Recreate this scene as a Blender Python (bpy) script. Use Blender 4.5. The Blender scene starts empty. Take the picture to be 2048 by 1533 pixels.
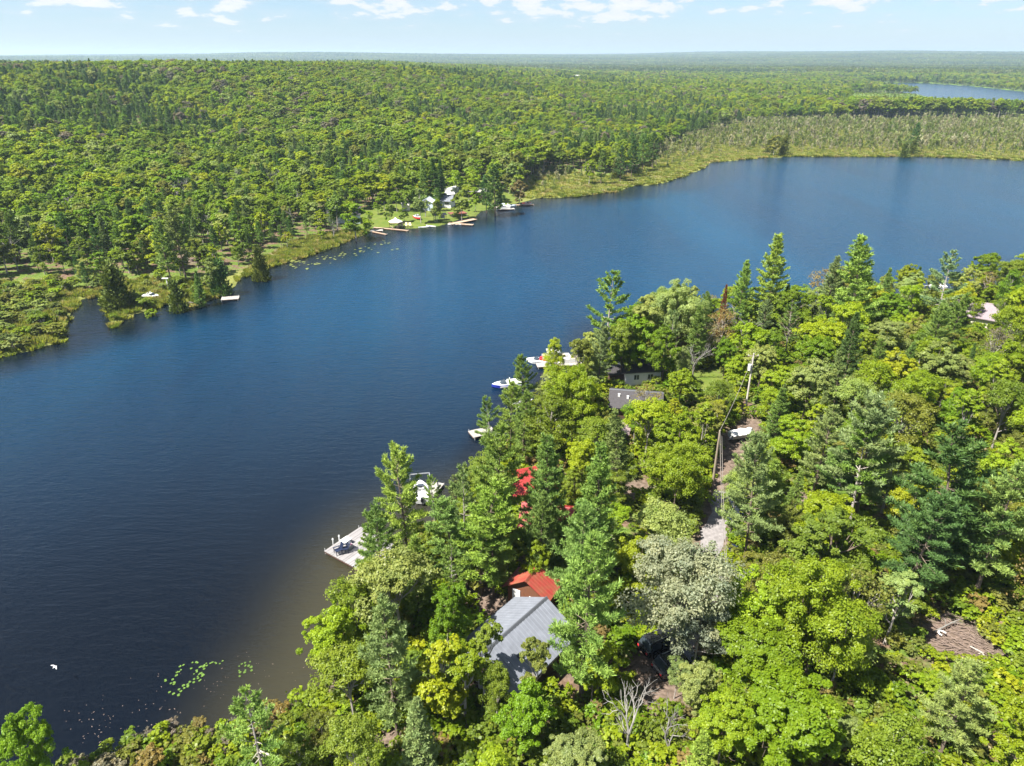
import bpy, math, random
import numpy as np

random.seed(7)
RNG = np.random.default_rng(11)
S = bpy.context.scene
COL = S.collection
R_ = math.radians

# ------------------------------------------------------------------ camera
PITCH, FPX, CAM_H = R_(24.6), 1420.0, 55.0          # focal length in pixels of a 2048 wide frame
cam_d = bpy.data.cameras.new("camera")
cam_d.sensor_width = 36.0
cam_d.lens = FPX / 2048 * 36
cam_d.clip_start, cam_d.clip_end = 1.0, 40000.0
cam = bpy.data.objects.new("camera", cam_d)
cam.location = (0, 0, CAM_H)
cam.rotation_euler = (math.pi / 2 - PITCH, 0, 0)
COL.objects.link(cam)
S.camera = cam

# ------------------------------------------------------------------ sun, sky, exposure
SUN_EL, SUN_AZ = R_(57), R_(-118)                     # azimuth from +Y (view direction), clockwise
SKY_STRENGTH, SUN_STRENGTH = 0.05, 5.0
sun_d = bpy.data.lights.new("sun", "SUN")
sun_d.energy, sun_d.angle, sun_d.color = SUN_STRENGTH, R_(0.5), (1.0, 0.95, 0.86)
sun = bpy.data.objects.new("sun", sun_d)
sv = (math.sin(SUN_AZ) * math.cos(SUN_EL), math.cos(SUN_AZ) * math.cos(SUN_EL), math.sin(SUN_EL))
from mathutils import Vector, Matrix
sun.rotation_euler = Vector(sv).to_track_quat("Z", "Y").to_euler()
sun.location = (0, 0, 200)
COL.objects.link(sun)

W = bpy.data.worlds.new("World")
S.world = W
W.use_nodes = True
nt = W.node_tree
nt.nodes.clear()


def N(tree, typ, **kw):
    n = tree.nodes.new(typ)
    for k, v in kw.items():
        if k.startswith("i_"):
            key = k[2:]
            n.inputs[int(key) if key.isdigit() else key.replace("_", " ")].default_value = v
        else:
            setattr(n, k, v)
    return n


def math_n(tree, op, a=None, b=None, c=None, clamp=False):
    n = tree.nodes.new("ShaderNodeMath")
    n.operation, n.use_clamp = op, clamp
    for i, v in enumerate((a, b, c)):
        if v is None:
            continue
        if isinstance(v, (int, float)):
            n.inputs[i].default_value = v
        else:
            tree.links.new(v, n.inputs[i])
    return n.outputs[0]


def ramp(tree, fac, stops, interp="LINEAR"):
    n = tree.nodes.new("ShaderNodeValToRGB")
    n.color_ramp.interpolation = interp
    el = n.color_ramp.elements
    while len(el) < len(stops):
        el.new(0.5)
    for e, (p, c) in zip(el, stops):
        e.position = p
        e.color = tuple(c) + (1,) if len(c) == 3 else c
    tree.links.new(fac, n.inputs[0])
    return n.outputs[0]


def mixc(tree, fac, a, b, mode="MIX"):
    n = tree.nodes.new("ShaderNodeMix")
    n.data_type, n.blend_type = "RGBA", mode
    for i, v in ((0, fac), (6, a), (7, b)):
        if isinstance(v, (int, float)):
            n.inputs[i].default_value = v
        elif isinstance(v, (tuple, list)):
            n.inputs[i].default_value = tuple(v) + (1,) if len(v) == 3 else v
        else:
            tree.links.new(v, n.inputs[i])
    return n.outputs[2]


tc = N(nt, "ShaderNodeTexCoord")
sep = N(nt, "ShaderNodeSeparateXYZ")
nt.links.new(tc.outputs["Generated"], sep.inputs[0])
sky = N(nt, "ShaderNodeTexSky", sky_type="NISHITA", sun_disc=False, sun_elevation=SUN_EL, sun_rotation=SUN_AZ,
        altitude=200.0, air_density=1.0, dust_density=0.35, ozone_density=2.2)
# cumulus field: noise over (azimuth, log elevation) so the puffs shrink and flatten towards the horizon
az = math_n(nt, "ARCTAN2", sep.outputs[0], sep.outputs[1])
el = math_n(nt, "ARCSINE", sep.outputs[2])
elc = math_n(nt, "MAXIMUM", el, 0.004)
lel = math_n(nt, "LOGARITHM", elc, 2.718)
comb = N(nt, "ShaderNodeCombineXYZ")
nt.links.new(math_n(nt, "MULTIPLY", az, 27.0), comb.inputs[0])
nt.links.new(math_n(nt, "MULTIPLY", lel, 4.3), comb.inputs[1])
comb.inputs[2].default_value = 3.7
cn = N(nt, "ShaderNodeTexNoise", i_Scale=1.0, i_Detail=7.0, i_Roughness=0.52, i_Distortion=0.15)
nt.links.new(comb.outputs[0], cn.inputs["Vector"])
cb = N(nt, "ShaderNodeTexNoise", i_Scale=0.22, i_Detail=1.0)
nt.links.new(comb.outputs[0], cb.inputs["Vector"])
cden = math_n(nt, "ADD", cn.outputs[0], math_n(nt, "MULTIPLY", math_n(nt, "SUBTRACT", cb.outputs[0], 0.5), 0.35))
low = N(nt, "ShaderNodeMapRange", i_From_Min=0.022, i_From_Max=0.052)
nt.links.new(el, low.inputs[0])
cden = math_n(nt, "ADD", cden, math_n(nt, "MULTIPLY", math_n(nt, "SUBTRACT", low.outputs[0], 1.0), 0.28))
cfac = ramp(nt, cden, [(0.0, (0, 0, 0)), (0.50, (0, 0, 0)), (0.585, (0.75,) * 3), (0.72, (0.95,) * 3)], "EASE")
veil = ramp(nt, cden, [(0.0, (0, 0, 0)), (0.35, (0, 0, 0)), (0.62, (0.4,) * 3)])
hz = N(nt, "ShaderNodeMapRange", i_From_Min=0.0, i_From_Max=0.085, i_To_Min=0.62, i_To_Max=0.0)
nt.links.new(el, hz.inputs[0])
SKYTINT = (0.66, 0.79, 0.97)
base = mixc(nt, 1.0, sky.outputs[0], SKYTINT, "MULTIPLY")
base = mixc(nt, hz.outputs[0], base, (3.9, 4.4, 4.95))
base = mixc(nt, veil, base, (4.6, 5.0, 5.4))
base = mixc(nt, cfac, base, (6.1, 6.05, 6.0))
bg = N(nt, "ShaderNodeBackground", i_Strength=SKY_STRENGTH)
nt.links.new(base, bg.inputs[0])
wo = N(nt, "ShaderNodeOutputWorld")
nt.links.new(bg.outputs[0], wo.inputs[0])

S.view_settings.view_transform = "Standard"
S.view_settings.look = "None"
S.view_settings.exposure = 1.72
S.view_settings.gamma = 1.0
S.view_settings.use_curve_mapping = False
S.render.engine = "CYCLES"
cy = S.cycles
cy.max_bounces, cy.diffuse_bounces, cy.glossy_bounces = 7, 5, 2
cy.transmission_bounces, cy.transparent_max_bounces, cy.volume_bounces = 3, 4, 0
cy.caustics_reflective = cy.caustics_refractive = False
cy.sample_clamp_indirect = 4.0
cy.use_denoising = True
S.render.film_transparent = False
HAZE_DENSITY = 9.0e-5

# ------------------------------------------------------------------ pixel -> place helpers (layout only)
CP, SP = math.cos(PITCH), math.sin(PITCH)


def at(px, py, z=0.0):
    """The place at height z that the photograph shows at pixel (px, py) of its 2048x1533 frame."""
    r, u = (px - 1024) / FPX, (766.5 - py) / FPX
    dx, dy, dz = r, CP + u * SP, -SP + u * CP
    t = (z - CAM_H) / dz
    return np.array((dx * t, dy * t))


def proj(x, y, z):
    d = y * CP - (z - CAM_H) * SP
    u = y * SP + (z - CAM_H) * CP
    return 1024 + FPX * x / d, 766.5 - FPX * u / d, d


# ------------------------------------------------------------------ shorelines
FAR_SHORE = [(-330, 800), (-120, 745), (0, 718), (60, 705), (130, 687), (140, 668), (152, 640), (164, 598), (204, 594), (210, 628),
             (216, 658), (242, 655), (262, 632), (300, 621), (330, 613), (385, 612), (440, 592), (480, 572), (486, 556), (520, 552),
             (545, 534), (600, 519), (660, 499), (700, 484), (738, 470), (742, 460), (760, 456), (830, 459), (875, 455), (905, 447), (918, 436),
             (945, 437), (962, 424), (1000, 414), (1050, 405), (1075, 398), (1160, 393), (1240, 384), (1262, 373), (1310, 371), (1370, 355),
             (1392, 344), (1420, 328), (1500, 318), (1580, 314.5), (1700, 314), (1845, 315), (1940, 317), (2048, 322), (2400, 330),
             (2900, 345)]
NEAR_SHORE = [(2900, 500), (2400, 535), (2048, 566), (1900, 590), (1800, 603), (1700, 615), (1600, 628), (1480, 645), (1400, 650),
              (1320, 655), (1255, 672), (1200, 720), (1140, 752), (1075, 790), (1040, 845), (1000, 890), (960, 945), (925, 985), (890, 1030),
              (815, 1075), (755, 1140), (722, 1200), (690, 1270), (655, 1350), (615, 1390), (540, 1415), (430, 1450), (310, 1480), (215, 1512),
              (150, 1535), (60, 1600), (-300, 1800), (-1200, 2100), (-1500, 1200)]
LAKE = np.array([at(*p) for p in FAR_SHORE + NEAR_SHORE])
NEAR_LINE = np.array([at(*p) for p in NEAR_SHORE])
LAKE2 = np.array([at(*p) for p in [(1725, 165.5), (1790, 166.2), (1850, 167.5), (1930, 172), (1985, 178), (2048, 184), (2500, 190), (2600, 222), (2100, 214),
                                   (1960, 210), (1880, 200), (1815, 186), (1750, 174)]])
LAWN_FAR = np.array([at(*p, 1.0) for p in [(700, 452), (740, 458), (830, 458), (905, 447), (935, 430), (1000, 412), (1035, 395), (980, 372),
                                           (925, 358), (880, 372), (860, 395), (800, 415), (740, 425)]])
LAWN_NEAR = np.array([at(*p, 4) for p in [(1385, 735), (1425, 728), (1480, 765), (1460, 800), (1405, 790)]])
MARSH = [np.array([at(*p, 0.5) for p in poly]) for poly in (
    [(1300, 318), (1330, 300), (1400, 268), (1480, 250), (1560, 243), (1800, 240), (2048, 238), (2600, 238), (2900, 350), (2048, 326), (1845, 319),
     (1580, 318), (1420, 333), (1395, 350), (1310, 376), (1240, 389), (1075, 402), (1050, 396), (1062, 362), (1130, 345), (1240, 358), (1275, 345)],
    [(-330, 640), (-100, 590), (0, 572), (90, 566), (180, 580), (230, 560), (330, 560), (420, 560), (440, 600), (380, 618), (200, 670), (0, 725), (-330, 810)],
    [(470, 560), (520, 522), (600, 480), (690, 462), (745, 458), (752, 470), (660, 506), (545, 540), (500, 565)])]


def inside(P, poly):
    x, y = P[:, 0], P[:, 1]
    c = np.zeros(len(P), bool)
    j = len(poly) - 1
    for i in range(len(poly)):
        xi, yi, xj, yj = *poly[i], *poly[j]
        cond = ((yi > y) != (yj > y))
        if yi != yj:
            c ^= cond & (x < (xj - xi) * (y - yi) / (yj - yi) + xi)
        j = i
    return c


def dist_line(P, line, closed):
    d = np.full(len(P), 1e9)
    n = len(line)
    for i in range(n if closed else n - 1):
        a, b = line[i], line[(i + 1) % n]
        ab = b - a
        L = float(ab @ ab) + 1e-9
        t = np.clip(((P - a) @ ab) / L, 0, 1)
        q = a + t[:, None] * ab
        d = np.minimum(d, np.hypot(P[:, 0] - q[:, 0], P[:, 1] - q[:, 1]))
    return d


def sdist(P, poly):
    d = dist_line(P, poly, True)
    return np.where(inside(P, poly), -d, d)


def smooth(x, a, b):
    t = np.clip((x - a) / (b - a), 0, 1)
    return t * t * (3 - 2 * t)


def wob(x, y, s, k=0.0):
    """A cheap smooth undulation in [-1, 1]."""
    return (np.sin(x / s + 1.3 * np.sin(y / (s * 1.7) + k) + k) + np.sin(y / (s * 0.83) + 1.1 * np.sin(x / (s * 1.4) - k) + 2.1 * k)
            + np.sin((x + y) / (s * 1.21) + 0.7 * k)) / 3


def info(P):
    """signed distance to the lake, distance to the near shore, is the point on the near side, ground height"""
    P = np.atleast_2d(np.asarray(P, float))
    x, y = P[:, 0], P[:, 1]
    rough = wob(x, y, 4.0, 0.5) * 0.8 + wob(x, y, 11.0, 1.5) * 1.2
    d1 = sdist(P, LAKE) + rough * np.clip(np.hypot(x, y) / 200, 0.15, 1.2)
    d2 = sdist(P, LAKE2) + wob(x, y, 60, .4) * 8
    # far side: beyond the line of the far shore
    dn = dist_line(P, NEAR_LINE, False)
    df = dist_line(P, LAKE[:len(FAR_SHORE)], False)
    near = dn < df
    r = np.hypot(x, y)
    ang = np.arctan2(x, y)
    zn = 0.35 + 2.4 * smooth(d1, 0, 14) + 1.6 * smooth(d1, 14, 90) + 0.25 * wob(x, y, 9, 2) * smooth(d1, 3, 15)
    left = 1 - smooth(ang, R_(-14), R_(10))
    left2 = 1 - smooth(ang, R_(-4), R_(22))
    zf = 0.3 + 2.0 * smooth(d1, 3, 30) + left * 27 * smooth(d1, 50, 520) + left2 * 8 * smooth(d1, 60, 500) \
        + 1.6 * wob(x, y, 55, 1) * smooth(d1, 20, 150) + 5 * wob(x, y, 240, 2) * smooth(d1, 150, 700)
    far = smooth(r, 1500, 3200)
    zf = zf * (1 - 0.75 * far) + 6 * far
    zf = zf + smooth(r, 4200, 8200) * (40 + 38 * smooth(ang, R_(-40), R_(30)) + 26 * wob(x, y, 900, 4) + 10 * wob(x, y, 380, 1)) \
        + smooth(r, 8200, 10500) * 12
    inm = np.zeros(len(P))
    for poly in MARSH:
        sd = sdist(P, poly)
        inm = np.maximum(inm, 1 - smooth(sd, -4, 3))
    zf = zf * (1 - inm) + (0.28 + 0.15 * wob(x, y, 3.1, 2)) * inm
    z = np.where(near, zn, zf)
    wet = np.minimum(d1, d2)
    bank = smooth(wet, 0, 1.2)
    z = np.where(wet < 0, np.maximum(-3.0, -0.25 + wet * 0.25), z * bank + (-0.2) * (1 - bank))
    z = z * (1 - (1 - smooth(d2, 0, 120)) * (d2 > 0)) + 0.6 * (1 - smooth(d2, 0, 120)) * (d2 > 0)
    return d1, dn, near, z, inm * (~near), wet


def gz(x, y):
    return float(info([(x, y)])[3][0])


def ground_at(px, py, dz=0.0):
    z = 3.0
    for _ in range(7):
        p = at(px, py, z + dz)
        z = max(gz(*p), 0.0)
    return np.array((p[0], p[1], z))

# ------------------------------------------------------------------ mesh helpers
def raw_mesh(name, V, faces, mats, midx=None, attrs=None, smooth_=False):
    """faces: list of (n,k) index arrays."""
    me = bpy.data.meshes.new(name)
    V = np.asarray(V, np.float32)
    me.vertices.add(len(V))
    me.vertices.foreach_set("co", V.ravel())
    faces = [np.asarray(f, np.int32) for f in faces if len(f)]
    nl = sum(f.size for f in faces)
    npol = sum(len(f) for f in faces)
    me.loops.add(nl)
    me.loops.foreach_set("vertex_index", np.concatenate([f.ravel() for f in faces]))
    me.polygons.add(npol)
    tot = np.concatenate([np.full(len(f), f.shape[1], np.int32) for f in faces])
    me.polygons.foreach_set("loop_start", np.concatenate(([0], np.cumsum(tot)[:-1])).astype(np.int32))
    me.polygons.foreach_set("loop_total", tot)
    if midx is not None:
        me.polygons.foreach_set("material_index", np.asarray(midx, np.int32))
    me.polygons.foreach_set("use_smooth", np.full(npol, smooth_))
    for m in mats if isinstance(mats, (list, tuple)) else [mats]:
        me.materials.append(m)
    for k, a in (attrs or {}).items():
        a = np.asarray(a, np.float32)
        if a.ndim == 1:
            me.attributes.new(k, "FLOAT", "POINT").data.foreach_set("value", a)
        else:
            c = np.ones((len(a), 4), np.float32)
            c[:, :3] = a[:, :3]
            me.attributes.new(k, "FLOAT_COLOR", "POINT").data.foreach_set("color", c.ravel())
    me.update(calc_edges=True)
    return me


def link(name, data, parent=None, loc=None, rotz=None):
    o = bpy.data.objects.new(name, data)
    COL.objects.link(o)
    if parent is not None:
        o.parent = parent
    if loc is not None:
        o.location = loc
    if rotz is not None:
        o.rotation_euler = (0, 0, rotz)
    return o


def tag(o, label, cat, group=None):
    o["label"] = label
    o["category"] = cat
    if group:
        o["group"] = group
    return o


def thing(name, label, cat, loc, rotz=0.0, group=None):
    return tag(link(name, None, None, loc, rotz), label, cat, group)


def kind(o, k):
    o["kind"] = k
    return o


class MB:
    """Collects boxes, bars, tubes and polygons into one mesh."""

    def __init__(s):
        s.v, s.f, s.m = [], [], []

    def poly(s, pts, m=0):
        b = len(s.v)
        s.v += [tuple(p) for p in pts]
        s.f.append(list(range(b, b + len(pts))))
        s.m.append(m)
        return s

    def solid(s, bottom, top, m=0):
        """two rings of equal length joined into a closed solid"""
        n, b = len(bottom), len(s.v)
        s.v += [tuple(p) for p in bottom] + [tuple(p) for p in top]
        s.f.append([b + i for i in reversed(range(n))])
        s.f.append([b + n + i for i in range(n)])
        for i in range(n):
            j = (i + 1) % n
            s.f.append([b + i, b + j, b + n + j, b + n + i])
        s.m += [m] * (n + 2)
        return s

    def box(s, c, size, rz=0.0, m=0):
        hx, hy, hz = (d / 2 for d in size)
        ca, sa = math.cos(rz), math.sin(rz)
        R = lambda x, y, z: (c[0] + x * ca - y * sa, c[1] + x * sa + y * ca, c[2] + z)
        q = ((-hx, -hy), (hx, -hy), (hx, hy), (-hx, hy))
        return s.solid([R(x, y, -hz) for x, y in q], [R(x, y, hz) for x, y in q], m)

    def tube(s, pts, radii, n=6, m=0, cap=True):
        pts = [Vector(p) for p in pts]
        rings = []
        for i, p in enumerate(pts):
            d = (pts[min(i + 1, len(pts) - 1)] - pts[max(i - 1, 0)]).normalized()
            a = d.orthogonal().normalized() if i == 0 else (a - d * a.dot(d)).normalized()
            b = d.cross(a)
            r = radii[i] if isinstance(radii, (list, tuple)) else radii
            k = len(s.v)
            s.v += [tuple(p + (a * math.cos(t) + b * math.sin(t)) * r) for t in (2 * math.pi * j / n for j in range(n))]
            rings.append(k)
        for r0, r1 in zip(rings, rings[1:]):
            for j in range(n):
                s.f.append([r0 + j, r0 + (j + 1) % n, r1 + (j + 1) % n, r1 + j])
                s.m.append(m)
        if cap:
            s.f.append([rings[0] + j for j in reversed(range(n))])
            s.f.append([rings[-1] + j for j in range(n)])
            s.m += [m, m]
        return s

    def loft(s, rings, m=0, cap=True):
        n, ks = len(rings[0]), []
        for r in rings:
            ks.append(len(s.v))
            s.v += [tuple(p) for p in r]
        for a, b in zip(ks, ks[1:]):
            for j in range(n):
                s.f.append([a + j, a + (j + 1) % n, b + (j + 1) % n, b + j])
                s.m.append(m)
        if cap:
            s.f.append([ks[0] + j for j in reversed(range(n))])
            s.f.append([ks[-1] + j for j in range(n)])
            s.m += [m, m]
        return s

    def mesh(s, name, mats, smooth_=False):
        me = bpy.data.meshes.new(name)
        me.from_pydata(s.v, [], s.f)
        for x in mats if isinstance(mats, (list, tuple)) else [mats]:
            me.materials.append(x)
        me.polygons.foreach_set("material_index", s.m)
        me.polygons.foreach_set("use_smooth", [smooth_] * len(s.f))
        me.update()
        return me

    def build(s, name, mats, parent=None, smooth_=False, loc=None, rotz=None):
        return link(name, s.mesh(name, mats, smooth_), parent, loc, rotz)


# ------------------------------------------------------------------ materials
def new_mat(name):
    m = bpy.data.materials.new(name)
    m.use_nodes = True
    t = m.node_tree
    t.nodes.clear()
    return m, t, t.nodes.new("ShaderNodeOutputMaterial")


def plain(name, col, rough=0.6, metal=0.0, var=0.12, scale=3.0, bump=0.0, spec=0.4, col2=None, stretch=None):
    m, t, out = new_mat(name)
    b = N(t, "ShaderNodeBsdfPrincipled")
    b.inputs["Roughness"].default_value = rough
    b.inputs["Metallic"].default_value = metal
    b.inputs["Specular IOR Level"].default_value = spec
    co = N(t, "ShaderNodeTexCoord")
    src = co.outputs["Object"]
    if stretch:
        mp = N(t, "ShaderNodeMapping")
        mp.inputs["Scale"].default_value = stretch
        t.links.new(src, mp.inputs[0])
        src = mp.outputs[0]
    nz = N(t, "ShaderNodeTexNoise", i_Scale=scale, i_Detail=5.0)
    t.links.new(src, nz.inputs["Vector"])
    oi = N(t, "ShaderNodeObjectInfo")
    f = math_n(t, "ADD", math_n(t, "MULTIPLY", nz.outputs[0], 0.8), math_n(t, "MULTIPLY", oi.outputs["Random"], 0.2))
    a = tuple(c * (1 - var) for c in col)
    c2 = col2 or tuple(min(1, c * (1 + var)) for c in col)
    rc = ramp(t, f, [(0.3, a), (0.72, c2)])
    t.links.new(rc, b.inputs["Base Color"])
    if bump:
        bp = N(t, "ShaderNodeBump", i_Strength=bump, i_Distance=0.05)
        t.links.new(nz.outputs[0], bp.inputs["Height"])
        t.links.new(bp.outputs[0], b.inputs["Normal"])
    t.links.new(b.outputs[0], out.inputs[0])
    return m


def leaf_mat(name, inst=False, trans=0.48):
    """colour: the object's own colour (or the instance's), shifted leaf by leaf and clump by clump"""
    m, t, out = new_mat(name)
    if inst:
        a = N(t, "ShaderNodeAttribute", attribute_type="INSTANCER", attribute_name="tcol")
        col = a.outputs["Color"]
    else:
        col = N(t, "ShaderNodeObjectInfo").outputs["Color"]
    ti = N(t, "ShaderNodeAttribute", attribute_type="GEOMETRY", attribute_name="tint")
    dark = mixc(t, 1.0, col, (0.74, 0.82, 0.85), "MULTIPLY")
    lite = mixc(t, 1.0, col, (1.4, 1.25, 1.05), "MULTIPLY")
    c = mixc(t, ti.outputs["Fac"], dark, lite)
    d = N(t, "ShaderNodeBsdfDiffuse")
    tr = N(t, "ShaderNodeBsdfTranslucent")
    gl = N(t, "ShaderNodeBsdfGlossy", i_Roughness=0.45)
    gl.inputs["Color"].default_value = (0.8, 0.85, 0.8, 1)
    t.links.new(c, d.inputs[0])
    ct = mixc(t, 1.0, c, (1.15, 1.2, 0.6), "MULTIPLY")
    t.links.new(ct, tr.inputs[0])
    mx = N(t, "ShaderNodeMixShader", i_0=trans)
    t.links.new(d.outputs[0], mx.inputs[1])
    t.links.new(tr.outputs[0], mx.inputs[2])
    m2 = N(t, "ShaderNodeMixShader", i_0=0.015)
    t.links.new(mx.outputs[0], m2.inputs[1])
    t.links.new(gl.outputs[0], m2.inputs[2])
    t.links.new(m2.outputs[0], out.inputs[0])
    return m


M = {}
M["leaf"] = leaf_mat("leaves")
M["needle"] = leaf_mat("needles", trans=0.2)
M["leaf_i"] = leaf_mat("forest_leaves", True)
M["needle_i"] = leaf_mat("forest_needles", True, 0.2)
M["bark"] = plain("bark", (0.13, 0.10, 0.075), 0.9, var=0.35, scale=4, bump=0.4, stretch=(3, 3, .5))
M["grey_bark"] = plain("grey_bark", (0.30, 0.27, 0.24), 0.9, var=0.3, scale=4, stretch=(3, 3, .5))
M["pale_bark"] = plain("pale_bark", (0.19, 0.18, 0.165), 0.85, var=0.3, scale=3)


def ground_material():
    m, t, out = new_mat("forest_ground")
    b = N(t, "ShaderNodeBsdfPrincipled", i_Roughness=0.95)
    b.inputs["Specular IOR Level"].default_value = 0.15
    g = N(t, "ShaderNodeNewGeometry")
    P = g.outputs["Position"]

    def noise(scale, detail=5.0, rough=0.55):
        n = N(t, "ShaderNodeTexNoise", i_Scale=scale, i_Detail=detail, i_Roughness=rough)
        t.links.new(P, n.inputs["Vector"])
        return n.outputs[0]
    fine, mid, big = noise(2.2), noise(0.35), noise(0.06)
    litter = ramp(t, fine, [(0.28, (0.055, 0.036, 0.022)), (0.5, (0.11, 0.072, 0.048)), (0.75, (0.18, 0.125, 0.09))])
    green = ramp(t, fine, [(0.3, (0.04, 0.07, 0.010)), (0.7, (0.11, 0.16, 0.025))])
    c = mixc(t, ramp(t, mid, [(0.42, (0, 0, 0)), (0.53, (1, 1, 1))]), litter, green)
    cov = N(t, "ShaderNodeAttribute", attribute_name="cover")
    sp = N(t, "ShaderNodeSeparateColor")
    t.links.new(cov.outputs["Color"], sp.inputs[0])
    far = N(t, "ShaderNodeAttribute", attribute_name="far")
    lawn = ramp(t, mid, [(0.3, (0.06, 0.105, 0.012)), (0.7, (0.125, 0.14, 0.03))])
    lawn = mixc(t, ramp(t, fine, [(0.35, (0, 0, 0)), (0.7, (0.5,) * 3)]), lawn, (0.07, 0.10, 0.014))
    marsh = ramp(t, fine, [(0.3, (0.075, 0.09, 0.018)), (0.55, (0.165, 0.175, 0.045)), (0.75, (0.24, 0.22, 0.09))])
    marsh = mixc(t, ramp(t, mid, [(0.4, (0, 0, 0)), (0.7, (0.8,) * 3)]), marsh, (0.11, 0.13, 0.03))
    soil = ramp(t, fine, [(0.3, (0.06, 0.045, 0.032)), (0.7, (0.175, 0.13, 0.105))])
    c = mixc(t, sp.outputs[0], c, lawn)
    c = mixc(t, sp.outputs[1], c, marsh)
    c = mixc(t, sp.outputs[2], c, soil)
    vor = N(t, "ShaderNodeTexVoronoi", i_Scale=0.045)
    t.links.new(P, vor.inputs["Vector"])
    wood = mixc(t, ramp(t, big, [(0.42, (0, 0, 0)), (0.6, (1, 1, 1))]), (0.05, 0.085, 0.018), (0.10, 0.15, 0.022))
    wood = mixc(t, vor.outputs["Color"], wood, mixc(t, 1.0, wood, (1.5, 1.5, 1.3), "MULTIPLY"))
    c = mixc(t, far.outputs["Fac"], c, wood)
    t.links.new(c, b.inputs["Base Color"])
    bp = N(t, "ShaderNodeBump", i_Strength=0.6, i_Distance=0.15)
    t.links.new(fine, bp.inputs["Height"])
    t.links.new(bp.outputs[0], b.inputs["Normal"])
    t.links.new(b.outputs[0], out.inputs[0])
    return m


def water_material():
    m, t, out = new_mat("lake_surface")
    b = N(t, "ShaderNodeBsdfPrincipled")
    b.inputs["IOR"].default_value = 1.333
    b.inputs["Roughness"].default_value = 0.12
    g = N(t, "ShaderNodeNewGeometry")
    P = g.outputs["Position"]

    def noise(scale, detail, stretch, rot, rough=0.55):
        mp = N(t, "ShaderNodeMapping")
        mp.inputs["Scale"].default_value = stretch
        mp.inputs["Rotation"].default_value = (0, 0, rot)
        t.links.new(P, mp.inputs[0])
        n = N(t, "ShaderNodeTexNoise", i_Scale=scale, i_Detail=detail, i_Roughness=rough)
        t.links.new(mp.outputs[0], n.inputs["Vector"])
        return n.outputs[0]
    ripple = noise(2.6, 3.0, (0.35, 1.0, 1), R_(14))
    swell = noise(0.9, 3.0, (0.28, 1.0, 1), R_(18))
    gust = noise(0.016, 4.0, (1.0, 0.22, 1), R_(-50), 0.6)
    gustf = noise(0.22, 4.0, (1.0, 0.07, 1), R_(-50), 0.6)
    sh = N(t, "ShaderNodeAttribute", attribute_name="shallow")
    calm_refl_tone = N(t, "ShaderNodeAttribute", attribute_name="calm_refl_tone")
    deep = mixc(t, ramp(t, math_n(t, "ADD", math_n(t, "MULTIPLY", gust, 0.84), math_n(t, "MULTIPLY", gustf, 0.16)), [(0.30, (0, 0, 0)), (0.70, (1, 1, 1))]), (0.0010, 0.019, 0.052), (0.003, 0.046, 0.104))  # reflected sky blue and paler wind streaks put into the base colour
    deep = mixc(t, math_n(t, "MAXIMUM", calm_refl_tone.outputs["Fac"], 0.0), deep, (0.0016, 0.0030, 0.0055))
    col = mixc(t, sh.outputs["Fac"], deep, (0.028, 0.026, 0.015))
    t.links.new(col, b.inputs["Base Color"])
    h = math_n(t, "ADD", math_n(t, "MULTIPLY", swell, 0.6), math_n(t, "MULTIPLY", ripple, 0.4))
    amp = math_n(t, "ADD", 0.1, math_n(t, "MULTIPLY", math_n(t, "ADD", gust, math_n(t, "MULTIPLY", gustf, 0.35)), 1.4))
    amp = math_n(t, "MULTIPLY", amp, math_n(t, "SUBTRACT", 1.0, math_n(t, "MULTIPLY", calm_refl_tone.outputs["Fac"], 0.72)))
    bp = N(t, "ShaderNodeBump", i_Strength=1.0, i_Distance=1.0)
    t.links.new(math_n(t, "MULTIPLY", math_n(t, "MULTIPLY", h, amp), WAVE), bp.inputs["Height"])
    t.links.new(bp.outputs[0], b.inputs["Normal"])
    t.links.new(b.outputs[0], out.inputs[0])
    return m


WAVE = 0.62
M["ground"] = ground_material()
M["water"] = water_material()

# ------------------------------------------------------------------ clearings (their places come from the photograph)
ROAD = [ground_at(*p) for p in [(1500, 850), (1478, 890), (1462, 930), (1450, 985), (1440, 1030), (1424, 1075), (1420, 1120), (1420, 1170), (1400, 1230),
                                (1362, 1290), (1340, 1340), (1330, 1400)]]
ROADXY = np.array([p[:2] for p in ROAD])
SOIL = [(ground_at(1305, 1335)[:2], 3.6), (ground_at(1140, 1330)[:2], 2.6), (ground_at(1915, 1290)[:2], 4.6), (ground_at(1268, 975)[:2], 3.2),
        (ground_at(1266, 935)[:2], 2.6), (ground_at(950, 1180)[:2], 3.0), (ground_at(985, 1225)[:2], 3.2), (ground_at(1480, 880)[:2], 4.5),
        (ground_at(1590, 1000)[:2], 3.0), (ground_at(1500, 820)[:2], 3.0), (ground_at(1430, 1060)[:2], 3.4), (ground_at(1320, 1415)[:2], 2.2),
        (ground_at(640, 1370)[:2], 2.5), (ground_at(775, 1490)[:2], 2.5), (ground_at(1570, 1205)[:2], 2.0), (ground_at(385, 515)[:2], 7)]

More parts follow.
